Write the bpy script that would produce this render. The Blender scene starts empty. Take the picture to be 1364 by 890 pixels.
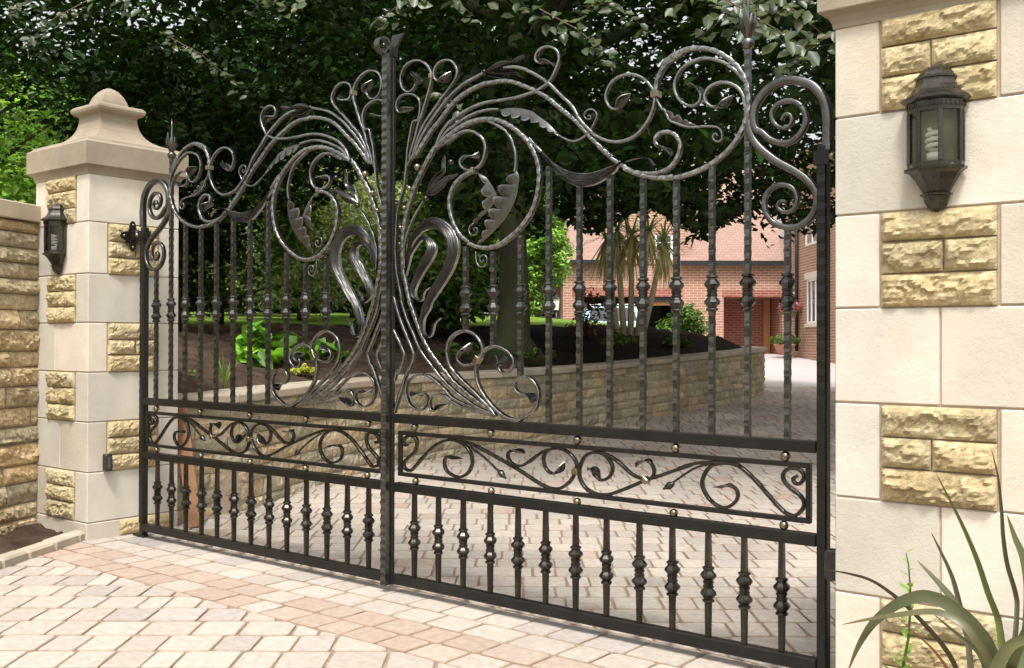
import bpy, math, random
import numpy as np
from mathutils import Vector, Matrix, noise
R = math.radians
random.seed(7); rng = np.random.default_rng(11)
sc = bpy.context.scene
COLL = sc.collection
# ------------------------------------------------------------------ camera
CF, YAW, PITCH, ROLL = 1374.0, 0.6772482, 0.0070270, 0.0021850
CL = Vector((3.4747, -3.4, 1.1713))
_F = Vector((-math.sin(YAW), math.cos(YAW), 0)); _R = Vector((math.cos(YAW), math.sin(YAW), 0)); _U = Vector((0, 0, 1))
F2 = _F*math.cos(PITCH)+_U*math.sin(PITCH); U2 = _U*math.cos(PITCH)-_F*math.sin(PITCH)
R3 = _R*math.cos(ROLL)+U2*math.sin(ROLL); U3 = U2*math.cos(ROLL)-_R*math.sin(ROLL)
cd = bpy.data.cameras.new("camera"); cam = bpy.data.objects.new("camera", cd); COLL.objects.link(cam)
cam.matrix_world = Matrix(((R3.x, U3.x, -F2.x, CL.x), (R3.y, U3.y, -F2.y, CL.y), (R3.z, U3.z, -F2.z, CL.z), (0, 0, 0, 1)))
cd.sensor_width = 36; cd.lens = CF/1364*36; cd.clip_start = .05; cd.clip_end = 600
sc.camera = cam
def at(u, v, D):                       # a place in the garden, D metres away
    return CL + D*(F2 + R3*((u-682)/CF) - U3*((v-445)/CF))
def dep(x, y): return (x-CL.x)*_F.x+(y-CL.y)*_F.y
def gz(x, y):                          # driveway level
    d = dep(x, y)-7
    return 0.0285*d*d/(d+1.2) if d > 0 else 0.0
# ------------------------------------------------------------------ materials
def new_mat(name):
    m = bpy.data.materials.new(name); m.use_nodes = True
    nt = m.node_tree; b = nt.nodes['Principled BSDF']
    return m, nt, b
def N(nt, t, **kw):
    n = nt.nodes.new(t)
    for k, v in kw.items():
        if k in n.inputs: n.inputs[k].default_value = v
        else: setattr(n, k, v)
    return n
def mixc(nt, fac, a, b, mode='MIX'):
    n = nt.nodes.new('ShaderNodeMix'); n.data_type = 'RGBA'; n.blend_type = mode
    for s, val in ((0, fac), (6, a), (7, b)):
        if isinstance(val, bpy.types.NodeSocket): nt.links.new(val, n.inputs[s])
        else: n.inputs[s].default_value = val if s == 0 else (*val, 1)
    return n.outputs[2]
def ramp(nt, src, stops):
    n = nt.nodes.new('ShaderNodeValToRGB'); nt.links.new(src, n.inputs[0])
    el = n.color_ramp.elements
    while len(el) < len(stops): el.new(.5)
    for e, (p, c) in zip(el, stops): e.position = p; e.color = (*c, 1) if len(c) == 3 else c
    return n.outputs[0]
def bump(nt, b, h, strength=.5, dist=.01, prev=None):
    n = N(nt, 'ShaderNodeBump', Strength=strength, Distance=dist)
    nt.links.new(h, n.inputs['Height'])
    if prev: nt.links.new(prev, n.inputs['Normal'])
    nt.links.new(n.outputs[0], b.inputs['Normal']); return n.outputs[0]
def noi(nt, scale, detail=6, rough=.6, coord='Object', stretch=None):
    tc = nt.nodes.new('ShaderNodeTexCoord'); n = N(nt, 'ShaderNodeTexNoise', Scale=scale, Detail=detail, Roughness=rough)
    src = tc.outputs[coord]
    if stretch:
        mp = nt.nodes.new('ShaderNodeMapping'); mp.inputs['Scale'].default_value = stretch
        nt.links.new(src, mp.inputs[0]); src = mp.outputs[0]
    nt.links.new(src, n.inputs['Vector']); return n.outputs['Fac']
def simple(name, col, rough=.6, metal=0, var=.25, scale=12, bmp=.2, bscale=60, bdist=.004, attr=False, spec=.5, stretch=None, stain=None):
    m, nt, b = new_mat(name)
    f = noi(nt, scale, stretch=stretch)
    lo = tuple(c*(1-var) for c in col); hi = tuple(min(1, c*(1+var)) for c in col)
    c = ramp(nt, f, [(.3, lo), (.7, hi)])
    if attr:
        a = nt.nodes.new('ShaderNodeAttribute'); a.attribute_name = 'Col'
        c = mixc(nt, 1.0, c, a.outputs['Color'], 'MULTIPLY')
    if stain:
        f2 = noi(nt, stain[1], 4, .65)
        k = ramp(nt, f2, [(stain[2], (0, 0, 0)), (stain[3], (1, 1, 1))])
        c = mixc(nt, k, c, stain[0])
    nt.links.new(c, b.inputs['Base Color'])
    b.inputs['Roughness'].default_value = rough; b.inputs['Metallic'].default_value = metal
    b.inputs['Specular IOR Level'].default_value = spec
    if bmp:
        p_ = bump(nt, b, noi(nt, bscale, 8, .7), bmp, bdist)
        if bmp > .3: bump(nt, b, noi(nt, bscale*4, 3, .6), bmp*.7, bdist*.35, p_)
    return m
M = {}
def iron(name, col, rough, metal, worn):
    m, nt, b = new_mat(name)
    f = noi(nt, 9, 6, .65); f3 = noi(nt, 55, 5, .7)
    c = ramp(nt, f, [(.3, tuple(x*.65 for x in col)), (.72, tuple(x*1.5 for x in col))])
    c = mixc(nt, ramp(nt, f3, [(.66, (0, 0, 0)), (.80, (1, 1, 1))]), c, worn)
    nt.links.new(c, b.inputs['Base Color'])
    b.inputs['Metallic'].default_value = metal
    r_ = ramp(nt, f3, [(.3, (rough-.1,)*3), (.75, (rough+.15,)*3)]); nt.links.new(r_, b.inputs['Roughness'])
    p = bump(nt, b, noi(nt, 30, 3, .5), .14, .003)
    bump(nt, b, noi(nt, 160, 4, .6), .10, .001, p)
    return m
M['iron'] = iron('wrought_iron', (.058, .057, .054), .25, .90, (.14, .138, .13))
M['iron_highlight'] = iron('iron_painted_highlight', (.23, .228, .22), .26, .92, (.42, .41, .40))  # painted highlight: lighter iron for front faces and rims that catch the sky
M['iron_low_highlight'] = iron('bronzed_painted_highlight', (.26, .24, .20), .28, .90, (.40, .37, .31))  # bronzed version of the painted highlight, on panel leaf tip rims
M['iron_reed'] = iron('chased_iron', (.055, .054, .051), .34, .88, (.17, .167, .16))
M['iron_mid'] = iron('hammered_iron', (.115, .113, .108), .28, .90, (.34, .335, .32))
M['iron_low'] = iron('bronzed_iron', (.046, .041, .034), .25, .85, (.16, .14, .11))
M['iron_rail'] = iron('painted_iron', (.013, .012, .0105), .36, .4, (.035, .031, .026))
M['brass'] = iron('waxed_brass_iron', (.22, .19, .125), .25, .92, (.40, .34, .24))
M['lantern'] = iron('aged_bronze_paint', (.050, .045, .036), .24, .65, (.085, .074, .056))
M['ashlar'] = simple('dressed_limestone', (.57, .515, .43), .85, var=.13, scale=3.2, bmp=.55, bscale=45, bdist=.004, attr=True, spec=.2, stain=((.48, .38, .25), 2.3, .55, .95))
M['ashlar_cap'] = simple('weathered_capstone', (.285, .235, .175), .88, var=.16, scale=5, bmp=.5, bscale=55, bdist=.004, spec=.2, stain=((.24, .19, .14), 3.5, .50, .85))
M['mortar'] = simple('mortar', (.42, .33, .25), .95, var=.15, scale=30, bmp=.5, bscale=120, spec=.1)
def rockmat(name, a, b_, c_):
    m, nt, b = new_mat(name)
    f = noi(nt, 7, 7, .68); f2 = noi(nt, 42, 5, .7)
    col = ramp(nt, f, [(.28, a), (.5, b_), (.74, c_)])
    col = mixc(nt, ramp(nt, f2, [(.40, (0, 0, 0)), (.70, (.75, .75, .75))]), col, tuple(x*.6 for x in a))
    at_ = nt.nodes.new('ShaderNodeAttribute'); at_.attribute_name = 'Col'
    col = mixc(nt, 1.0, col, at_.outputs['Color'], 'MULTIPLY')
    nt.links.new(col, b.inputs['Base Color']); b.inputs['Roughness'].default_value = .92; b.inputs['Specular IOR Level'].default_value = .15
    p = bump(nt, b, noi(nt, 24, 8, .72), .75, .012); bump(nt, b, noi(nt, 110, 6, .7), .5, .003, p)
    return m
M['rock'] = rockmat('rock_faced_sandstone', (.34, .265, .145), (.53, .43, .25), (.68, .57, .37))
M['rubble'] = rockmat('rubble_sandstone', (.36, .27, .16), (.54, .43, .26), (.68, .57, .39))
M['retain'] = rockmat('walling_stone', (.33, .265, .165), (.46, .385, .255), (.58, .50, .35))
M['coping'] = simple('coping_stone', (.40, .34, .26), .85, var=.2, scale=4, bmp=.4, attr=True, spec=.2)
M['paver'] = simple('tumbled_paving', (.395, .355, .315), .82, var=.17, scale=28, bmp=.45, bscale=70, bdist=.004, attr=True, spec=.25, stain=((.30, .25, .21), 1.4, .58, .95))
M['joint'] = simple('joint_sand', (.27, .205, .15), .95, var=.3, scale=20, bmp=.5, bscale=150, spec=.1)
M['soil'] = simple('bare_soil', (.105, .070, .048), .95, var=.5, scale=6, bmp=.9, bscale=30, bdist=.03, spec=.1, stain=((.19, .14, .10), 9, .55, .8))
M['mulch'] = simple('dark_mulch', (.022, .016, .012), .95, var=.5, scale=14, bmp=.9, bscale=45, bdist=.03, spec=.1)
M['lawn'] = simple('mown_grass', (.15, .24, .035), .9, var=.25, scale=3, bmp=.6, bscale=200, bdist=.02, spec=.1)
M['tar'] = simple('far_paving', (.44, .40, .385), .85, var=.08, scale=2, bmp=.2, bscale=20, spec=.2)
M['bark'] = simple('beech_bark', (.055, .050, .033), .85, var=.4, scale=3, bmp=.7, bscale=12, bdist=.02, spec=.2, stretch=(1, 1, .4), stain=((.05, .075, .02), 1.2, .4, .7))
M['twig'] = simple('twig_bark', (.11, .07, .045), .8, var=.3, bmp=.2)
M['palm_bark'] = simple('pale_palm_bark', (.60, .50, .34), .85, var=.25, scale=5, bmp=.5, bscale=30, spec=.2)
M['timber'] = simple('orange_timber', (.44, .20, .07), .55, var=.25, scale=4, bmp=.2, bscale=40, stretch=(12, 12, .6))
M['board'] = simple('weathered_timber', (.26, .13, .06), .7, var=.25, scale=4, bmp=.3, bscale=40, stretch=(12, 12, .6))
M['white'] = simple('white_paint', (.80, .79, .76), .45, var=.04, bmp=.05)
M['cream'] = simple('cream_render', (.66, .60, .50), .8, var=.08, bmp=.2)
M['gutter'] = simple('black_gutter', (.02, .02, .022), .4, var=.1, bmp=0)
M['black'] = simple('black_plastic', (.015, .015, .016), .35, var=.1, bmp=0)
M['terra'] = simple('terracotta', (.42, .20, .12), .8, var=.15, bmp=.2)
M['tile'] = None
def tilemat():
    m, nt, b = new_mat('clay_roof_tiles')
    tc = nt.nodes.new('ShaderNodeTexCoord'); br = N(nt, 'ShaderNodeTexBrick', Scale=1.0)
    br.inputs['Color1'].default_value = (.32, .205, .165, 1); br.inputs['Color2'].default_value = (.28, .17, .135, 1); br.inputs['Mortar'].default_value = (.22, .13, .10, 1)
    br.inputs['Brick Width'].default_value = .2; br.inputs['Row Height'].default_value = .14; br.inputs['Mortar Size'].default_value = .012
    nt.links.new(tc.outputs['UV'], br.inputs['Vector']); nt.links.new(br.outputs['Color'], b.inputs['Base Color'])
    b.inputs['Roughness'].default_value = .85; bump(nt, b, br.outputs['Fac'], -.5, .02); return m
M['tile'] = tilemat()
def brickmat(name, a, b2, mo, w=.225, h=.075):
    m, nt, b = new_mat(name)
    tc = nt.nodes.new('ShaderNodeTexCoord'); br = N(nt, 'ShaderNodeTexBrick', Scale=1.0)
    br.inputs['Color1'].default_value = (*a, 1); br.inputs['Color2'].default_value = (*b2, 1); br.inputs['Mortar'].default_value = (*mo, 1)
    br.inputs['Brick Width'].default_value = w; br.inputs['Row Height'].default_value = h; br.inputs['Mortar Size'].default_value = .012
    nt.links.new(tc.outputs['UV'], br.inputs['Vector'])
    c = mixc(nt, .35, br.outputs['Color'], ramp(nt, noi(nt, 1.5, 5), [(.3, tuple(x*.7 for x in a)), (.7, tuple(min(1, x*1.3) for x in a))]))
    nt.links.new(c, b.inputs['Base Color']); b.inputs['Roughness'].default_value = .88; b.inputs['Specular IOR Level'].default_value = .2
    bump(nt, b, br.outputs['Fac'], -.4, .01); return m
M['brick'] = brickmat('orange_brick', (.34, .155, .10), (.42, .225, .155), (.62, .54, .44), .26, .085)
M['brick_red'] = brickmat('red_brick', (.27, .075, .05), (.34, .115, .08), (.46, .35, .28), .26, .085)
def glassmat(name, col, rough=.05, alpha=1.0):
    m, nt, b = new_mat(name); b.inputs['Base Color'].default_value = (*col, 1); b.inputs['Roughness'].default_value = rough
    b.inputs['Specular IOR Level'].default_value = .8; b.inputs['Coat Weight'].default_value = .5; b.inputs['Coat Roughness'].default_value = .03
    return m
M['window_glass'] = glassmat('window_glass', (.03, .035, .035))
def paneglass():
    m, nt, b = new_mat('lantern_pane'); o = nt.nodes['Material Output']
    tr = N(nt, 'ShaderNodeBsdfTransparent'); tr.inputs[0].default_value = (.98, .98, .93, 1)
    gl = N(nt, 'ShaderNodeBsdfGlossy', Roughness=.04); fr = N(nt, 'ShaderNodeFresnel', IOR=1.5); mx = nt.nodes.new('ShaderNodeMixShader')
    nt.links.new(fr.outputs[0], mx.inputs[0]); nt.links.new(tr.outputs[0], mx.inputs[1]); nt.links.new(gl.outputs[0], mx.inputs[2]); nt.links.new(mx.outputs[0], o.inputs[0]); return m
M['pane'] = paneglass()
M['bulb'] = simple('white_glass_tube', (.88, .88, .82), .25, var=.02, bmp=0)
M['lantern_back'] = simple('olive_reflector', (.20, .185, .085), .5, var=.3, scale=8, bmp=.1)
def leafmat(name, col, rough=.42, trans=.35, var=.5, spec=.4):
    m, nt, b = new_mat(name); o = nt.nodes['Material Output']
    a = nt.nodes.new('ShaderNodeAttribute'); a.attribute_name = 'Col'
    c = mixc(nt, 1.0, col, a.outputs['Color'], 'MULTIPLY')
    nt.links.new(c, b.inputs['Base Color']); b.inputs['Roughness'].default_value = rough; b.inputs['Specular IOR Level'].default_value = spec
    t = nt.nodes.new('ShaderNodeBsdfTranslucent'); nt.links.new(mixc(nt, 1.0, c, (1.25, 1.35, .6), 'MULTIPLY'), t.inputs[0])
    mx = nt.nodes.new('ShaderNodeMixShader'); mx.inputs[0].default_value = trans
    nt.links.new(b.outputs[0], mx.inputs[1]); nt.links.new(t.outputs[0], mx.inputs[2]); nt.links.new(mx.outputs[0], o.inputs[0]); return m
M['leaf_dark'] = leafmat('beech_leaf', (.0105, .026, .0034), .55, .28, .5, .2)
M['leaf_near'] = leafmat('near_leaf', (.060, .080, .034), .36, .3)
M['leaf_mid'] = leafmat('shrub_leaf', (.085, .15, .030), .5)
M['leaf_light'] = leafmat('light_leaf', (.20, .33, .06), .5)
M['leaf_pale'] = leafmat('pale_leaf', (.24, .27, .13), .6)
M['leaf_yellow'] = leafmat('yellow_leaf', (.45, .46, .08), .5)
M['leaf_brown'] = leafmat('bronze_leaf', (.10, .035, .022), .5, .2)
M['leaf_hosta'] = leafmat('broad_green_leaf', (.15, .30, .035), .4, .35)
M['flower'] = leafmat('pink_petal', (.60, .16, .26), .6)
M['straw'] = leafmat('straw_leaf', (.66, .58, .34), .6, .3)
M['palm_leaf'] = leafmat('palm_leaf', (.26, .33, .11), .5, .35)
M['blade'] = leafmat('flax_blade', (.070, .076, .036), .38, .10)
# ------------------------------------------------------------------ mesh helper
def tag(o, label=None, cat=None, group=None, kind=None):
    if label: o['label'] = label
    if cat: o['category'] = cat
    if group: o['group'] = group
    if kind: o['kind'] = kind
    return o
def empty(name, loc=(0, 0, 0), rz=0):
    o = bpy.data.objects.new(name, None); COLL.objects.link(o); o.location = loc; o.rotation_euler = (0, 0, rz); o.empty_display_size = .1
    return o
def link(name, me, mat, parent=None):
    o = bpy.data.objects.new(name, me); COLL.objects.link(o)
    if mat is not None:
        for m_ in (mat if isinstance(mat, list) else [mat]): me.materials.append(m_)
    if parent is not None: o.parent = parent
    return o
class MB:
    def __init__(s): s.v = []; s.f = []; s.sm = []; s.c = []; s.cur = (1, 1, 1); s.mi = []; s.m = 0
    def add(s, vs, fs, smooth=False):
        k = len(s.v); s.v.extend([tuple(v) for v in vs]); s.c.extend([s.cur]*len(vs))
        for f in fs: s.f.append(tuple(i+k for i in f)); s.sm.append(smooth); s.mi.append(s.m)
    def box(s, x0, x1, y0, y1, z0, z1, bev=0, X=None):
        if x0 > x1: x0, x1 = x1, x0
        if y0 > y1: y0, y1 = y1, y0
        if bev <= 0:
            vs = [(x, y, z) for x in (x0, x1) for y in (y0, y1) for z in (z0, z1)]
            fs = [(0, 1, 3, 2), (4, 6, 7, 5), (0, 4, 5, 1), (2, 3, 7, 6), (0, 2, 6, 4), (1, 5, 7, 3)]
        else:
            b = bev; vs = []; fs = []
            lo = (x0, y0, z0); hi = (x1, y1, z1); idx = {}
            for sx in (0, 1):
                for sy in (0, 1):
                    for sz in (0, 1):
                        for a in range(3):
                            q = []
                            for ax, sg in enumerate((sx, sy, sz)):
                                e = hi[ax] if sg else lo[ax]
                                q.append(e if ax == a else e+(-b if sg else b))
                            idx[(sx, sy, sz, a)] = len(vs); vs.append(q)
            def g(t, a): return idx[(*t, a)]
            for a in range(3):
                o1, o2 = [k for k in range(3) if k != a]
                for sg in (0, 1):
                    loop = []
                    for p, q in ((0, 0), (1, 0), (1, 1), (0, 1)):
                        t = [0, 0, 0]; t[a] = sg; t[o1] = p; t[o2] = q; loop.append(g(t, a))
                    if (sg == 1) == (a == 1): loop = loop[::-1]
                    fs.append(tuple(loop))
            for e in range(3):
                o1, o2 = [k for k in range(3) if k != e]
                for p in (0, 1):
                    for q in (0, 1):
                        t0 = [0, 0, 0]; t1 = [0, 0, 0]; t0[o1] = t1[o1] = p; t0[o2] = t1[o2] = q; t1[e] = 1
                        fs.append((g(t0, o1), g(t1, o1), g(t1, o2), g(t0, o2)))
            for sx in (0, 1):
                for sy in (0, 1):
                    for sz in (0, 1): fs.append((idx[(sx, sy, sz, 0)], idx[(sx, sy, sz, 1)], idx[(sx, sy, sz, 2)]))
        if X is not None: vs = [tuple(X @ Vector(v)) for v in vs]
        s.add(vs, fs)
    def lathe(s, prof, c=(0, 0, 0), n=16, smooth=True, ax='z', rot=0, caps=True):
        vs = []; fs = []
        for (r_, h) in prof:
            for i in range(n):
                a = 2*math.pi*i/n+rot; q = (r_*math.cos(a), r_*math.sin(a), h)
                if ax == 'y': q = (q[0], h, q[1])
                if ax == 'x': q = (h, q[0], q[1])
                vs.append((q[0]+c[0], q[1]+c[1], q[2]+c[2]))
        for j in range(len(prof)-1):
            for i in range(n): fs.append((j*n+i, j*n+(i+1) % n, (j+1)*n+(i+1) % n, (j+1)*n+i))
        if caps: fs.append(tuple(range(n-1, -1, -1))); fs.append(tuple((len(prof)-1)*n+i for i in range(n)))
        s.add(vs, fs, smooth)
    def tube(s, pts, rad, n=8, smooth=True, sec=None):
        pts = [Vector(p) for p in pts]; m = len(pts); vs = []; fs = []
        up = Vector((0, 0, 1)); prev = None
        for i, p in enumerate(pts):
            t = (pts[min(i+1, m-1)]-pts[max(i-1, 0)]).normalized()
            if prev is None:
                a = up if abs(t.z) < .9 else Vector((1, 0, 0)); nrm = t.cross(a).normalized()
            else: nrm = (prev-t*prev.dot(t)).normalized()
            prev = nrm; bn = t.cross(nrm); r_ = rad(i/(m-1)) if callable(rad) else rad
            for k in range(n):
                a = 2*math.pi*k/n; vs.append(p+(nrm*math.cos(a)+bn*math.sin(a))*r_)
        for j in range(m-1):
            for k in range(n): fs.append((j*n+k, j*n+(k+1) % n, (j+1)*n+(k+1) % n, (j+1)*n+k))
        fs.append(tuple(range(n-1, -1, -1))); fs.append(tuple((m-1)*n+k for k in range(n)))
        s.add(vs, fs, smooth)
    def build(s, name, mat, parent=None, fix=True, sharp=None):
        me = bpy.data.meshes.new(name); me.from_pydata(s.v, [], s.f); me.polygons.foreach_set('use_smooth', s.sm)
        if any(s.mi): me.polygons.foreach_set('material_index', s.mi)
        if fix:
            import bmesh
            bm = bmesh.new(); bm.from_mesh(me); bmesh.ops.recalc_face_normals(bm, faces=bm.faces); bm.to_mesh(me); bm.free()
        ca = me.color_attributes.new('Col', 'FLOAT_COLOR', 'POINT')
        arr = np.ones((len(s.v), 4), 'f'); arr[:, :3] = np.array(s.c, 'f'); ca.data.foreach_set('color', arr.ravel())
        auv(me)
        if sharp is not None: me.set_sharp_from_angle(angle=R(sharp))
        return link(name, me, mat, parent)
def auv(me):
    uv = me.uv_layers.new(name='UVMap'); nl = len(me.loops); npoly = len(me.polygons)
    if npoly == 0: return
    co = np.empty(len(me.vertices)*3, 'f'); me.vertices.foreach_get('co', co); co = co.reshape(-1, 3)
    li = np.empty(nl, 'i'); me.loops.foreach_get('vertex_index', li)
    nr = np.empty(npoly*3, 'f'); me.polygons.foreach_get('normal', nr); nr = nr.reshape(-1, 3)
    lt = np.empty(npoly, 'i'); me.polygons.foreach_get('loop_total', lt)
    nl_ = np.repeat(nr, lt, axis=0); c = co[li]; h = np.hypot(nl_[:, 0], nl_[:, 1])+1e-9
    tx = -nl_[:, 1]/h; ty = nl_[:, 0]/h; ua = c[:, 0]*tx+c[:, 1]*ty
    flat = h < .15; slope = np.clip(h, .15, 1)
    u = np.where(flat, c[:, 0], ua); v = np.where(flat, c[:, 1], c[:, 2]/slope)
    uv.data.foreach_set('uv', np.stack([u, v], 1).astype('f').ravel())
def cr(pts, step):                     # Catmull-Rom, even spacing
    P = [np.array(p, float) for p in pts]; P = [2*P[0]-P[1]]+P+[2*P[-1]-P[-2]]; out = []
    for i in range(1, len(P)-2):
        for t in np.linspace(0, 1, 12, endpoint=False):
            p0, p1, p2, p3 = P[i-1:i+3]
            out.append(.5*((2*p1)+(-p0+p2)*t+(2*p0-5*p1+4*p2-p3)*t*t+(-p0+3*p1-3*p2+p3)*t**3))
    out.append(P[-2]); out = np.array(out)
    # light smoothing of hand-drawn points
    for _ in range(3): out[1:-1] = (out[:-2]+2*out[1:-1]+out[2:])/4
    s_ = np.r_[0, np.cumsum(np.linalg.norm(np.diff(out, axis=0), axis=1))]
    n = max(3, int(s_[-1]/step)+1); q = np.linspace(0, s_[-1], n)
    return np.stack([np.interp(q, s_, out[:, k]) for k in range(out.shape[1])], 1), s_[-1]
def nz(x, y, z): return noise.noise(Vector((x, y, z)))
def fbm(x, y, z, o=4): return noise.fractal(Vector((x, y, z)), 1.0, 2.0, o)
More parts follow.
